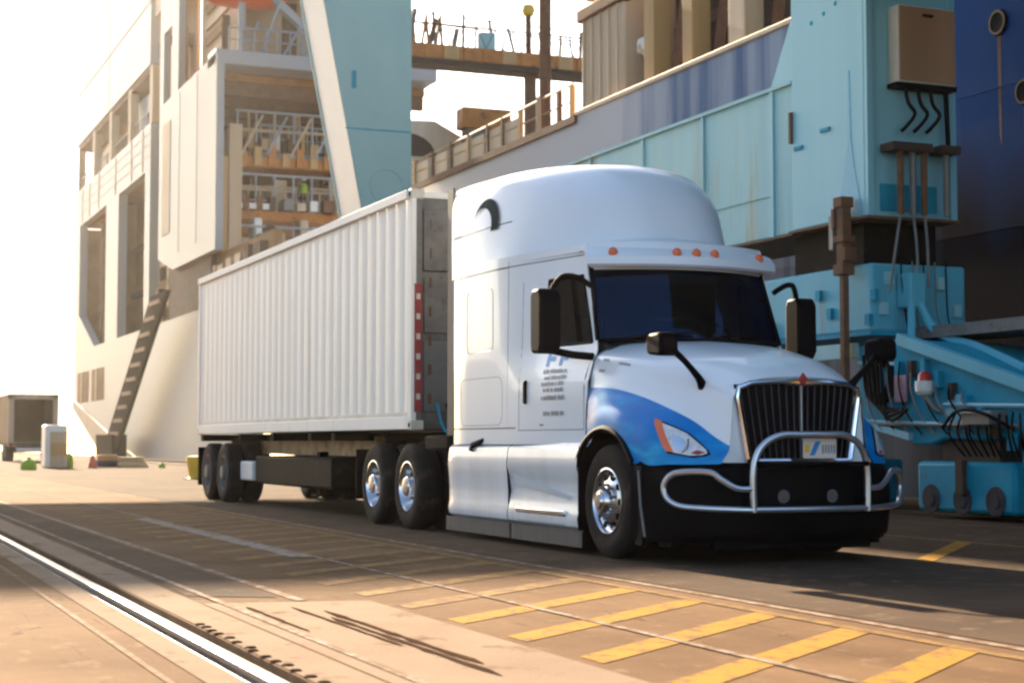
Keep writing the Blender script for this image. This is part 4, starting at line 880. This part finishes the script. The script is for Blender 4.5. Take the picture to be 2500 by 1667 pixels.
# transverse gantry over the after deck
gt = box('deck_gantry', M['rustor'], S2, -46.4, -45.6, 11.4, 30, 15.62, 16.2)
box('gantry_flange', M['shipdark'], gt, -46.5, -45.5, 11.4, 30, 15.40, 15.62)
for k in range(22): box('gantry_plate', M['rustor'] if k % 3 else M['ochre'], gt, -45.6, -45.55, 11.6+.8*k, 12.2+.8*k, 15.66, 16.16)
for y in (12.2,17.75,24,29): box('gantry_post', M['rust'], gt, -46.15, -45.85, y-.2, y+.2, 9.6, 15.4)
for k in range(26):
    y = 12.8+.55*k+random.uniform(-.2,.2); t = random.uniform(-.3,.3); hgt = random.uniform(.6,1.5)
    MB().tube([(-46,y,16.2),(-46,y+t,16.2+hgt)], random.choice((.04,.06,.1)), 6).build('gantry_stanchion', M[random.choice(('grey','rust','ochre','contgrey'))], gt)
MB().tube([(-46,11.4,17.5),(-46,30,17.1)], .025, 5).build('gantry_wire', M['grey'], gt)
MB().tube([(-46,11.4,17.1),(-46,30,16.75)], .025, 5).build('gantry_wire', M['grey'], gt)
for k in range(5):
    y = 12.95+.28*k; MB().beam((-46,y,16.2),(-46,y+(.2 if k % 2 else -.1),17.3+.1*(k % 2)), .08, .1).build('lattice_strut', M['rustor'], gt)
for k in range(24):
    y = 12.0+.75*k; MB().beam((-45.65,y,16.2),(-45.65,y+.37,17.0), .03, .03).build('lattice_bar', M['contgrey'], gt); MB().beam((-45.65,y+.37,17.0),(-45.65,y+.75,16.2), .03, .03).build('lattice_bar', M['contgrey'], gt)
MB().tube([(-45.65,11.6,17.0),(-45.65,30,17.0)], .035, 6).build('lattice_rail', M['rust'], gt)
box('gantry_cabinet', M['tealw'], gt, -46.2, -45.8, 15.6, 16.2, 16.2, 16.9)
MB().lathe([(0,.25),(.2,.2),(.26,0),(.2,-.2),(0,-.25)], 12, ax=2, c=(-45.7,17.55,17.9)).build('gantry_lamp', M['yellow'], gt)
MB().tube([(-45.8,17.6,16.2),(-45.7,17.55,17.7)], .12, 7).build('lamp_post', M['rust'], gt)
# mast, hatch box, winch house
mt = MB().tube([(-36.1,14.05,9.5),(-36.1,14.05,26)], .2, 10).build('mast', M['rust'], S2)
hb = box('hatch_box', M['rustor'], S2, -44.6, -43.8, 14.1, 16.05, 12.7, 13.5, bev=.05)
box('hatch_stand', M['contgrey'], hb, -44.5, -43.9, 14.3, 15.9, 9.6, 12.7)
wh = MB().prism([(11.5,9.6),(11.5,12.4),(12.2,13.05),(13.4,13.1),(14.6,12.5),(15.2,11.8),(15.2,9.6)], 0, -46.4, -44.9).build('winch_house', M['rustp'], S2, bev=.05)
MB().prism([(12.3+1.1*math.cos(a), 11.7+.85*math.sin(a)) for a in [math.pi*k/10 for k in range(11)]]+[(11.2,10.2),(13.4,10.2)][:0], 0, -44.9, -44.86).build('winch_opening', M['shipdark'], wh)
for k, (y, w, h_) in enumerate(((15.6,.8,1.6),(16.8,.6,1.1),(18.1,1.0,1.4),(20.0,.8,1.2))): box('deck_locker', M['offwhite'] if k % 2 else M['rustp'], S2, -45.3, -44.6, y-w/2, y+w/2, 9.6, 9.6+h_, bev=.05)

# ================================================================== WHITE SHIP
S1 = thing('cargo_ship', (-85, 16, -2.4), 'large white ship with tall openings in its side, moored far left', 'ship')
Y1 = 10.6
def wbox(name, m, x0, x1, z0, z1, y0=Y1, y1=Y1+.6, parent=None, bev=0): return box(name, M[m], parent or S1, x0, x1, y0, y1, z0, z1, bev=bev)
# side shell: hull skin with the raked counter at the far end
sk = MB().prism([(-120.5,3.75),(-120.5,8.0),(-62,8.0),(-62,-3.5),(-91,-3.5)], 1, Y1, Y1+.6).build('hull_side', M['shipw'], S1)
MB().prism([(-120.7,3.7),(-120.7,4.4),(-95.5,.55),(-88,-.4),(-88,-3.4),(-91,-3.4)], 1, Y1-.08, Y1).build('boot_top', M['rustp'], sk)
for x0, x1 in ((-118.2,-112.4),(-111,-105.2)):
    w_ = box('hull_window', M['shiptan'], sk, x0, x1, Y1-.02, Y1+.05, 4.0, 6.3); box('window_post', M['shipcream'], w_, x0+2.3, x0+2.8, Y1-.08, Y1-.02, 4.0, 6.3)
for x0, x1, z0, z1 in ((-120.5,-118.2,8,17.75),(-105.3,-100.1,8,17.75),(-90.2,-88.4,8,17.75),(-120.5,-88.4,17.75,20.6)): wbox('shell_plate', 'shipw', x0, x1, z0, z1)
MB().prism([(-118.2,8),(-118.2,10.8),(-110.5,8)], 1, Y1, Y1+.6).build('shell_gusset', M['shipw'], S1)
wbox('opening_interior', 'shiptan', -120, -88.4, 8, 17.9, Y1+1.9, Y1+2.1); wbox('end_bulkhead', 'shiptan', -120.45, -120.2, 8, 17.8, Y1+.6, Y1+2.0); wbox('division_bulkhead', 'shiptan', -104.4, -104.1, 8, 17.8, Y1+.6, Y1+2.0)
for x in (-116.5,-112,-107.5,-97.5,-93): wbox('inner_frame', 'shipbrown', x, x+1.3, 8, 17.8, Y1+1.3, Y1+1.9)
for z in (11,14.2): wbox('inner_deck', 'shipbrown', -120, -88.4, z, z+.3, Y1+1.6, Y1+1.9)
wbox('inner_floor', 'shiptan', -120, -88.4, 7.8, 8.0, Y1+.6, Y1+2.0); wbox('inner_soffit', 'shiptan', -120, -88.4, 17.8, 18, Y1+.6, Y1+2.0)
# gallery between the shell and the upper panels
wbox('gallery_back', 'shiptan', -120.4, -88.4, 20.6, 24.3, Y1+1.5, Y1+1.7)
for x in (-120.4,-112.5,-104.8,-97,-89.2): wbox('gallery_post', 'shipcream', x, x+.9, 20.6, 24.2, Y1+.05, Y1+.6)
MB().prism([(-112,20.6),(-104.5,20.6),(-104.5,22.6),(-110,22.2)], 1, Y1+.4, Y1+1.5).build('gallery_locker', M['shipcream'], S1)
MB().prism([(-102,20.6),(-95.5,20.6),(-92,23.4),(-99,23.6)], 1, Y1+.8, Y1+1.6).build('gallery_chute', M['shipw'], S1)
wbox('gallery_beam', 'shipbrown', -120.4, -88.4, 23.9, 24.25, Y1+.1, Y1+1.5)
for x0, x1 in ((-120.5,-104.6),(-104.35,-88.6)):
    for z0, z1 in ((24.25,28.1),(28.22,33.5)): wbox('upper_panel', 'shipw', x0, x1, z0, z1, Y1-.05, Y1+.5)
wbox('panel_seam', 'shipcream', -120.4, -88.6, 24.4, 33.4, Y1+.5, Y1+.7)
# recessed column strip and near white door panel
wbox('recess_wall', 'shipcream', -88.4, -83.5, -2, 33.5, Y1+1.8, Y1+2.0)
wbox('recess_pipe', 'shiptan', -87.2, -86.5, 3, 30, Y1+1.1, Y1+1.8); wbox('recess_cap', 'shipbrown', -88.2, -84.5, 24.6, 25.4, Y1+.4, Y1+1.8); wbox('recess_post', 'shipcream', -85.3, -84.6, 6, 24.6, Y1+.5, Y1+1.6)
pn = wbox('door_panel', 'shipw', -83.4, -68.2, 12.3, 20.5, Y1-.4, Y1)
MB().prism([(-83.4,12.3),(-83.4,11.6),(-79,10.6),(-68.2,10.6),(-68.2,12.3)], 1, Y1-.4, Y1).build('door_lower_plate', M['shipw'], pn)
wbox('panel_slot', 'rustp', -82.2, -80.0, 12.8, 19.2, Y1-.44, Y1-.40, pn)
up = wbox('upper_post', 'shipw', -83.4, -82.3, 20.5, 27.0, Y1-.4, Y1); wbox('upper_post', 'shipw', -79.9, -78.0, 20.5, 27.0, Y1-.4, Y1); wbox('upper_lintel', 'shipw', -82.3, -79.9, 24.6, 27.0, Y1-.4, Y1)
wbox('upper_slot', 'shiptan', -82.4, -79.8, 20.5, 24.6, Y1+.3, Y1+.5)
wbox('house_wall', 'shipcream', -88, -78, 27, 36, Y1+.1, Y1+.5)
wbox('deck_house', 'shiptan', -78.0, -72.0, 20.5, 25.5, Y1+1.5, Y1+8); wbox('deck_house_upper', 'shipcream', -80, -71, 25.5, 32, Y1+2.5, Y1+10)
for k in range(5): wbox('house_rib', 'rustp', -77.6+1.2*k, -77.2+1.2*k, 20.6, 25.4, Y1+1.4, Y1+1.5)
# under the near edge of the side: dark service band above the gangway
wbox('service_band', 'shiptan', -88.4, -60, 8.0, 10.7, Y1+.5, Y1+.9)
for k in range(14): wbox('service_box', random.choice(('shipbrown','rustp','shipcream','ochre')), -87+1.9*k, -86+1.9*k+random.uniform(-.2,.5), 8.2+random.uniform(0,1), 10.3+random.uniform(-.6,.2), Y1+.1, Y1+.5)
# end of the house: open decks facing along the quay
XE = -70
dk = box('deck_edge', M['shipw'], S1, XE-.4, XE+1.6, Y1-.4, 22, 20.0, 20.75, bev=.05)
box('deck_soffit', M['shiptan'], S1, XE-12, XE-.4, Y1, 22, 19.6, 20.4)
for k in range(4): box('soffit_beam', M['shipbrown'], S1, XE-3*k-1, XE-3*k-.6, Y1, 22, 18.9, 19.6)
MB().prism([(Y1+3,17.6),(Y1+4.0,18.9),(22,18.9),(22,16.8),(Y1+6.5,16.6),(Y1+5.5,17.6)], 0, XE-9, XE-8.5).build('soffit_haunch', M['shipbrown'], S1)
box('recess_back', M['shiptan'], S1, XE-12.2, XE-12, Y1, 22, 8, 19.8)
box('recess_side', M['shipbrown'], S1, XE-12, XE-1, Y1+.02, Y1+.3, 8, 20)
for z0, z1, m_, x_ in ((16.0,16.55,'shipw',-3.5),(15.35,15.9,'rustor',-1.2),(12.6,13.1,'rustor',-1.4)):
    box('deck_floor', M[m_], S1, XE-8, XE+x_, (Y1+3.2 if m_ == 'shipw' else Y1+1.4), 21, z0, z1)
for k in range(9): box('deck_fitting', M['ochre'] if k % 2 else M['rustor'], S1, XE-1.2, XE-1.0, Y1+1.5+.75*k, Y1+1.9+.75*k, 15.4, 16.1+.3*(k % 3))
for k in range(6): box('deck_machine', M[('shipbrown','shipdark','rustp','grey','shipbrown','ochre')[k]], S1, XE-4.5, XE-2.2, Y1+1.6+1.0*k, Y1+2.3+1.0*k, 13.1, 13.9+.5*(k % 3))
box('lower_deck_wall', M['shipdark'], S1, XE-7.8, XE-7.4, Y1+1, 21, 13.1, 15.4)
box('lower_bulwark', M['offwhite'], S1, XE-1.0, XE-.8, Y1+1.2, Y1+3.0, 13.1, 13.4)
for y in (Y1+.6,): 
    cw_ = box('white_column', M['shipcream'], S1, XE-.6, XE+.1, y+.05, y+.75, 9.0, 17.3, bev=.05); box('column_rust', M['ochre'], cw_, XE-.5, XE+.0, y-.25, y+.05, 10.6, 15.6)
# machinery below
for k in range(9):
    y = Y1+1.6+.62*k; box('deck_machine', M[('rustp','offwhite','contgrey','shipcream','offwhite')[k % 5]], S1, XE-2.2, XE-.9, y, y+.45, 9.5, 11.6+.35*((k*7) % 4), bev=.08)
for y, z in ((Y1+3.1,12.0),(Y1+2.6,11.5)): MB().lathe([(0,.06),(.3,.05),(.34,0)], 16, ax=0, c=(XE-.85,y,z)).build('machine_port', M['shipdark'], S1)
# railings on the white ship
def ship_rail(y0, y1, z, x, n, h=1.2, m='shipw'):
    r_ = MB().tube([(x,y0,z+h),(x,y1,z+h)], .06, 6).build('railing', M[m], S1)
    MB().tube([(x,y0,z+h*.5),(x,y1,z+h*.5)], .04, 6).build('mid_rail', M[m], r_)
    for k in range(n+1): y = lerp(y0, y1, k/n); MB().tube([(x,y,z),(x,y,z+h)], .05, 6).build('rail_post', M[m], r_)
ship_rail(Y1+.3, 21, 20.75, XE+1.4, 16); ship_rail(Y1+3.2, 21, 16.55, XE-3.6, 14, 1.5); ship_rail(Y1+1.4, 21, 13.1, XE-1.5, 14, 1.1, 'rustp')
wbox('house_back_wall', 'shipcream', -79.5, -70.5, 20.6, 34, Y1+1.2, Y1+1.5)
for k in range(7):
    z = 21.2+.9*k; wbox('house_slat', 'rustp' if k % 2 else 'shiptan', -77.8, -72.5, z, z+.5, Y1+1.05, Y1+1.2)
for k in range(10):
    y = Y1+2.2+.9*k; MB().tube([(XE-6+(k % 3),y,13.1),(XE-6+(k % 3),y+random.uniform(-.3,.3),19.4)], random.choice((.07,.1,.16)), 7).build('stand_pipe', M[random.choice(('shipbrown','rustp','ochre','shipdark'))], S1)
for k in range(12):
    y = Y1+1.6+.72*k; box('deck_gear', M[random.choice(('rust','grey','rustp','offwhite','shipdark'))], S1, XE-1.1-random.random(), XE-.7, y, y+random.uniform(.2,.6), 13.1, 13.35+random.uniform(.1,.7))
    box('deck_gear', M[random.choice(('rust','grey','rustp','offwhite','ochre'))], S1, XE-3.2, XE-2.7, y, y+random.uniform(.2,.55), 16.55, 16.8+random.uniform(.1,.9))
for z in (14.4, 17.4): MB().tube([(XE-2.0,Y1+1.2,z),(XE-2.0,21,z+.1)], .09, 6).build('service_pipe', M['rustp'], S1)
for z in (18.2, 14.9, 12.2):
    for k in range(9):
        y = Y1+1.3+1.0*k; MB().tube([(XE-.9,y,z-1.6),(XE-.9,y,z)], .06, 6).build('white_stanchion', M['shipw'], S1)
    MB().tube([(XE-.9,Y1+1.2,z),(XE-.9,20,z)], .07, 6).build('white_rail', M['shipw'], S1)
for k in range(6): MB().beam((XE-.7,Y1+1.5+1.3*k,15.9),(XE-.7,Y1+2.6+1.3*k,18.0), .07, .12).build('diagonal_brace', M['shipw' if k % 2 else 'rustp'], S1)
for k in range(8): MB().beam((XE+1.2,Y1+1.0+1.1*k,20.8),(XE+1.2,Y1+1.9+1.1*k,23.6 if k % 2 else 22.4), .1, .14).build('stair_frame', M['shipw'], S1)
for k in range(5): box('upper_deck_edge', M['shipw' if k % 2 else 'shipcream'], S1, XE-1.2, XE+.4, Y1+1.8+.4*k, 19, 24.2+1.1*k, 24.5+1.1*k)
for k in range(7):
    z = 21.2+1.7*k; wbox('recess_bracket', 'shiptan' if k % 2 else 'rustp', -88.0, -84.2, z-13, z-12.6, Y1+.6, Y1+1.7)
for k in range(16):
    z = 9.5+1.0*k; wbox('ladder_rung', 'rustp', -86.2, -85.5, z, z+.14, Y1+.7, Y1+.85)
for x in (-117,-113.4,-108.9,-101.5,-95.2,-91.1): wbox('shell_rib', 'shipcream', x, x+.16, 17.9, 20.5, Y1-.05, Y1)
for k in range(3): wbox('shell_weld', 'shipcream', -120.4, -88.5, 18.6+.7*k, 18.65+.7*k, Y1-.03, Y1)
for k in range(2): wbox('panel_weld', 'shipw', -77.5+4.6*k, -77.42+4.6*k, 11.4, 20.3, Y1-.42, Y1-.40, pn)
for k in range(10): MB().tube([(-120+3.2*k,Y1+.3,20.6),(-120+3.2*k,Y1+.3,21.7)], .06, 5).build('gallery_rail_post', M['shipw'], S1)
MB().tube([(-120,Y1+.3,21.7),(-89,Y1+.3,21.7)], .06, 5).build('gallery_rail', M['shipw'], S1)
# stair and lifeboat on the top deck
for dy in (0, .9): MB().beam((XE+1.0,Y1+1.4,24.8),(XE+1.0-dy,Y1+6.2,20.9), .14, .4).build('stair_string', M['shipw'], S1)
for y in (Y1+.9, Y1+5.6): box('stair_post', M['shipw'], S1, XE+.6, XE+.9, y, y+.35, 20.7, 27)
box('stair_landing', M['shipcream'], S1, XE-2, XE-1.6, Y1+1.5, Y1+6.5, 20.8, 26)
box('door_opening', M['shipdark'], S1, XE-1.6, XE-1.55, Y1+.6, Y1+1.0, 20.9, 23.3); box('door_opening', M['shipbrown'], S1, XE-1.6, XE-1.55, Y1+3.8, Y1+4.6, 21.5, 24.5)
lb = []
for t, w, h_ in ((0,.05,.05),(.06,.75,.7),(.2,1.15,1.05),(.5,1.25,1.15),(.8,1.15,1.05),(.94,.75,.7),(1,.05,.05)):
    lb.append([(XE+.3+1.0*w*math.cos(a)*.9, Y1-1.2+4.9*t, 24.3+h_*math.sin(a)*.95) for a in [2*math.pi*k/14 for k in range(15)]])
LB = thing('lifeboat', (XE+.3, Y1+1.2, 22.8), 'orange lifeboat hanging at the top of the white ship', 'lifeboat')
MB().grid(lb).build('boat_hull', M['liferaft'], LB)
box('rubbing_strake', M['shipbrown'], LB, XE+1.38, XE+1.46, Y1-.2, Y1+2.6, 24.15, 24.35)
for y in (Y1-.4, Y1+2.9): MB().tube([(XE+.3,y,25.5),(XE+.3,y,29)], .06, 6).build('fall_wire', M['grey'], LB)

# ================================================================== BOARDING LADDER
LD = thing('boarding_ladder', (-93, 9.3, 0), 'dark brown boarding ladder slanting up the white hull', 'ladder')
M['ladder'] = mat('dark_brown_ladder_canvas', (.030,.016,.009), .9, spec=.03, var=.3)
def lx(t): return (lerp(-92.3,-76.0,t), lerp(.2,9.0,t))
MB().prism([(lx(0)[0]-2.6,.3),(lx(1)[0]-2.4,lx(1)[1]),(lx(1)[0]+2.4,lx(1)[1]),(lx(0)[0]+2.6,.3)], 1, 8.9, 9.1).build('side_screen', M['ladder'], LD)
for k in range(11):
    x, z = lx((k+.6)/11.3); box('tread', M['rust'], LD, x-1.6, x+1.6, 8.84, 8.9, z, z+.22)
box('foot_platform', M['ladder'], LD, -96, -89.6, 8.7, 9.6, .09, 1.5)

# ================================================================== UNSEEN SHADE CASTER: crane-like slabs added to darken the quay
OC = thing('shade_caster_crane', (-64, -13, 0), 'unseen crane-like slabs added high over the quay to cast shade', 'crane')
box('shade_slab', M['teal'], OC, -73.6, -58.6, -15, -.4, 24.5, 25.6)
box('side_shade_slab', M['teal'], OC, -73.6, -42, 1.2, 9.5, 25.6, 26.6)
box('deck_link', M['teal'], OC, -73.6, -70, -.4, 1.2, 25.0, 25.9)
for x in (-73,-60): box('leg', M['teal'], OC, x, x+1.4, -14.8, -13.2, 0, 24.5)

# unseen shed and taller store, added left of frame to darken the truck side's reflections
SH = thing('reflected_shed', (-70, -34, 0), 'unseen grey shed added to be mirrored in the truck side', 'reflected_shed')
shm = mat('weathered_shed_cladding', (.20,.20,.20), .7, var=.2, scale=.4, streak=True)
box('shed_wall', shm, SH, -125, -62, -42, -30, 0, 5.2); box('store_wall', shm, SH, -60, -22, -44, -31, 0, 13)
MB().prism([(-42.5,5.2),(-29.5,5.2),(-36,7.0)], 0, -125.5, -61.5).build('shed_roof', M['grey'], SH)
for k in range(9): box('shed_door', M['darkgrey'], SH, -122+6.6*k, -118.5+6.6*k, -30.02, -29.9, 0, 3.8)
for k in range(5): box('store_door', M['darkgrey'], SH, -58+7.2*k, -53.5+7.2*k, -31.02, -30.9, 0, 5)

# ================================================================== FAR QUAY CLUTTER
def on_quay(name, x, y, label, cat, group=None): return thing(name, (x, y, 0), label, cat, group)
t = on_quay('box_trailer', -78, 2.7, 'open-ended brown box trailer parked far left on the quay', 'trailer')
for a in ((1.45,1.75,.9,3.6),(3.75,4.05,.9,3.6),(1.45,4.05,3.3,3.6),(1.45,4.05,.8,1.05)): box('rear_frame', M['rustp'], t, -78.2, -78, *a)
box('cargo_wall', M['shiptan'], t, -84, -83.8, 1.5, 4.0, 1.0, 3.5)
for y in (1.45, 4.0): box('side_wall', M['shiptan'], t, -84, -78.2, y, y+.05, 1.0, 3.55)
box('trailer_roof', M['shiptan'], t, -84, -78.2, 1.45, 4.05, 3.5, 3.58); box('trailer_floor', M['shipbrown'], t, -84, -78, 1.5, 4.0, .85, 1.0)
box('under_frame', M['blackm'], t, -84, -78, 1.9, 3.6, .5, .85)
for y in (1.5, 3.55):
    for x in (-80,-81.3): MB().lathe([(0,0),(.3,0),(.5,.02),(.52,.1),(.52,.35),(.5,.42),(0,.42)], 20, c=(x,y,.52)).build('wheel', M['rubber'], t)
box('rear_bumper', M['offwhite'], t, -78.0, -77.9, 1.9, 3.6, .55, .75); box('tail_lamp', M['red'], t, -78, -77.88, 1.5, 1.7, .8, 1.0)
t = on_quay('utility_cabinet', -54.5, .95, 'white cabinet with a rust-orange front beside the brown trailer', 'cabinet')
box('cabinet_body', M['offwhite'], t, -55.6, -54.3, .50, 1.36, .02, 1.72, bev=.08); box('front_panel', M['rustp'], t, -54.31, -54.27, .68, 1.33, .05, 1.45, bev=.02); box('panel_band', M['ochre'], t, -54.275, -54.25, .70, 1.31, .5, 1.0)
def bag(name, x, y, r, h, m, label, cat):
    t_ = on_quay(name, x, y, label, cat)
    MB().lathe([(0,0),(r*.9,0),(r,h*.15),(r*.95,h*.6),(r*.6,h*.9),(r*.2,h),(0,h*1.02)], 12, ax=2, c=(x,y,0)).build('sack', M[m], t_)
    MB().lathe([(r*.2,h),(r*.32,h*1.12),(0,h*1.1)], 8, ax=2, c=(x,y,0)).build('sack_neck', M['darkcloth'], t_)
bag('waste_sack', -50.5, -.55, .30, .42, 'lime', 'lime green sack standing on the quay in front of the brown trailer', 'sack')
bag('waste_sack', -55.2, 1.55, .16, .6, 'lime', 'small lime bag just right of the white cabinet', 'bag')
def cone(x, y, h, m, label):
    t_ = on_quay('traffic_cone', x, y, label, 'cone')
    box('cone_base', M['darkgrey'], t_, x-.25, x+.25, y-.25, y+.25, 0, .04); MB().lathe([(.2,.04),(.05,h),(0,h)], 14, ax=2, c=(x,y,0)).build('cone_body', M[m], t_)
cone(-54, 2.3, .55, 'liferaft', 'orange traffic cone between the white cabinet and the timber stack')
t = on_quay('rope_coil', -55, 3.0, 'coil of ochre mooring rope beside the timber stack', 'rope')
for k in range(4): MB().tube([(-55+(.42-.03*k)*math.cos(a), 3.0+(.42-.03*k)*math.sin(a), .1+.12*k) for a in [2*math.pi*j/18 for j in range(19)]], .08, 6).build('rope_turn', M['ochre'] if k > 1 else M['darkgrey'], t)
t = on_quay('timber_stack', -54.5, 3.9, 'low stack of orange-brown timber beams below the boarding ladder', 'timber')
for k in range(8): box('timber', M['ochre'] if k % 3 else M['rustp'], t, -55+.3*(k % 2), -54.7+.3*(k % 2), 3.3+.02*k, 4.6-.03*k, .02+.11*(k//2), .12+.11*(k//2))
bag('waste_sack', -53.8, 5.0, .14, .2, 'lime', 'tiny lime bag right of the timber stack', 'bag')
t = on_quay('bollard', -33.3, 2.05, 'yellow tapered bollard beside the trailer rear wheels', 'bollard')
MB().lathe([(0,.66),(.22,.64),(.25,.55),(.2,.3),(.16,.06),(.24,.0)], 18, ax=2, c=(-33.3,2.05,0)).build('bollard_post', M['yellow'], t); box('base_plate', M['railrust'], t, -33.6, -33.0, 1.75, 2.35, 0, .03)
t = on_quay('container_stack', -190, 3, 'pale lilac container stack at the far left edge', 'container')
box('container', mat('pale_lilac_steel', (.55,.52,.60), .6), t, -203, -191, -4.5, -1.8, 0, 2.6); box('container', mat('pale_grey_lilac_steel', (.60,.57,.62), .6), t, -203, -191, -4.4, -1.7, 2.62, 5.2)

# ================================================================== WORKER on the white ship
W_ = thing('person', (XE-1.2, 15.55, 13.1), 'worker in lime hi-vis vest standing on the white ship deck', 'person')
sk_v = [(0,0,.95),(0,0,1.15),(0,0,1.42),(0,0,1.52),(0,.0,1.66),(.0,.20,1.40),(.12,.30,1.15),(.30,.26,1.05),(0,-.20,1.40),(.05,-.30,1.14),(.12,-.32,.90),(0,.11,.90),(.02,.12,.48),(-.02,.13,.05),(.12,.14,.03),(0,-.11,.90),(.02,-.13,.48),(-.02,-.14,.05),(.12,-.15,.03)]
sk_e = [(0,1),(1,2),(2,3),(3,4),(2,5),(5,6),(6,7),(2,8),(8,9),(9,10),(0,11),(11,12),(12,13),(13,14),(0,15),(15,16),(16,17),(17,18)]
sk_r = [.15,.15,.14,.06,.105,.065,.05,.04,.065,.05,.04,.09,.065,.05,.045,.09,.065,.05,.045]
me = bpy.data.meshes.new('body'); me.from_pydata(sk_v, sk_e, []); me.materials.append(M['darkcloth'])
bo = bpy.data.objects.new('body', me); COL.objects.link(bo); bo.parent = W_
sm = bo.modifiers.new('skin', 'SKIN'); bo.modifiers.new('sub', 'SUBSURF').levels = 1
for i, r_ in enumerate(sk_r): me.skin_vertices[0].data[i].radius = (r_, r_)
me.skin_vertices[0].data[0].use_root = True
MB().lathe([(.17,.98),(.20,1.1),(.21,1.3),(.20,1.42),(.12,1.5),(.09,1.52)], 16, ax=2).build('safety_vest', M['lime'], bo)
MB().lathe([(.13,1.70),(.125,1.76),(.08,1.82),(0,1.84)], 14, ax=2).build('hard_hat', M['offwhite'], bo)

# ================================================================== HAZE over the harbour
def haze_mat():
    m = bpy.data.materials.new('harbour_haze'); m.use_nodes = True; n = m.node_tree.nodes; n.remove(n['Principled BSDF'])
    v = n.new('ShaderNodeVolumePrincipled'); v.inputs['Density'].default_value = .00013; v.inputs['Color'].default_value = (1, .96, .91, 1); v.inputs['Anisotropy'].default_value = .82
    m.node_tree.links.new(v.outputs[0], n['Material Output'].inputs['Volume']); return m
hz = MB().box(-460, 130, -330, 340, -9.5, 62).build('haze', haze_mat())
hz['kind'] = 'stuff'; hz['label'] = 'thin warm backlit harbour haze'
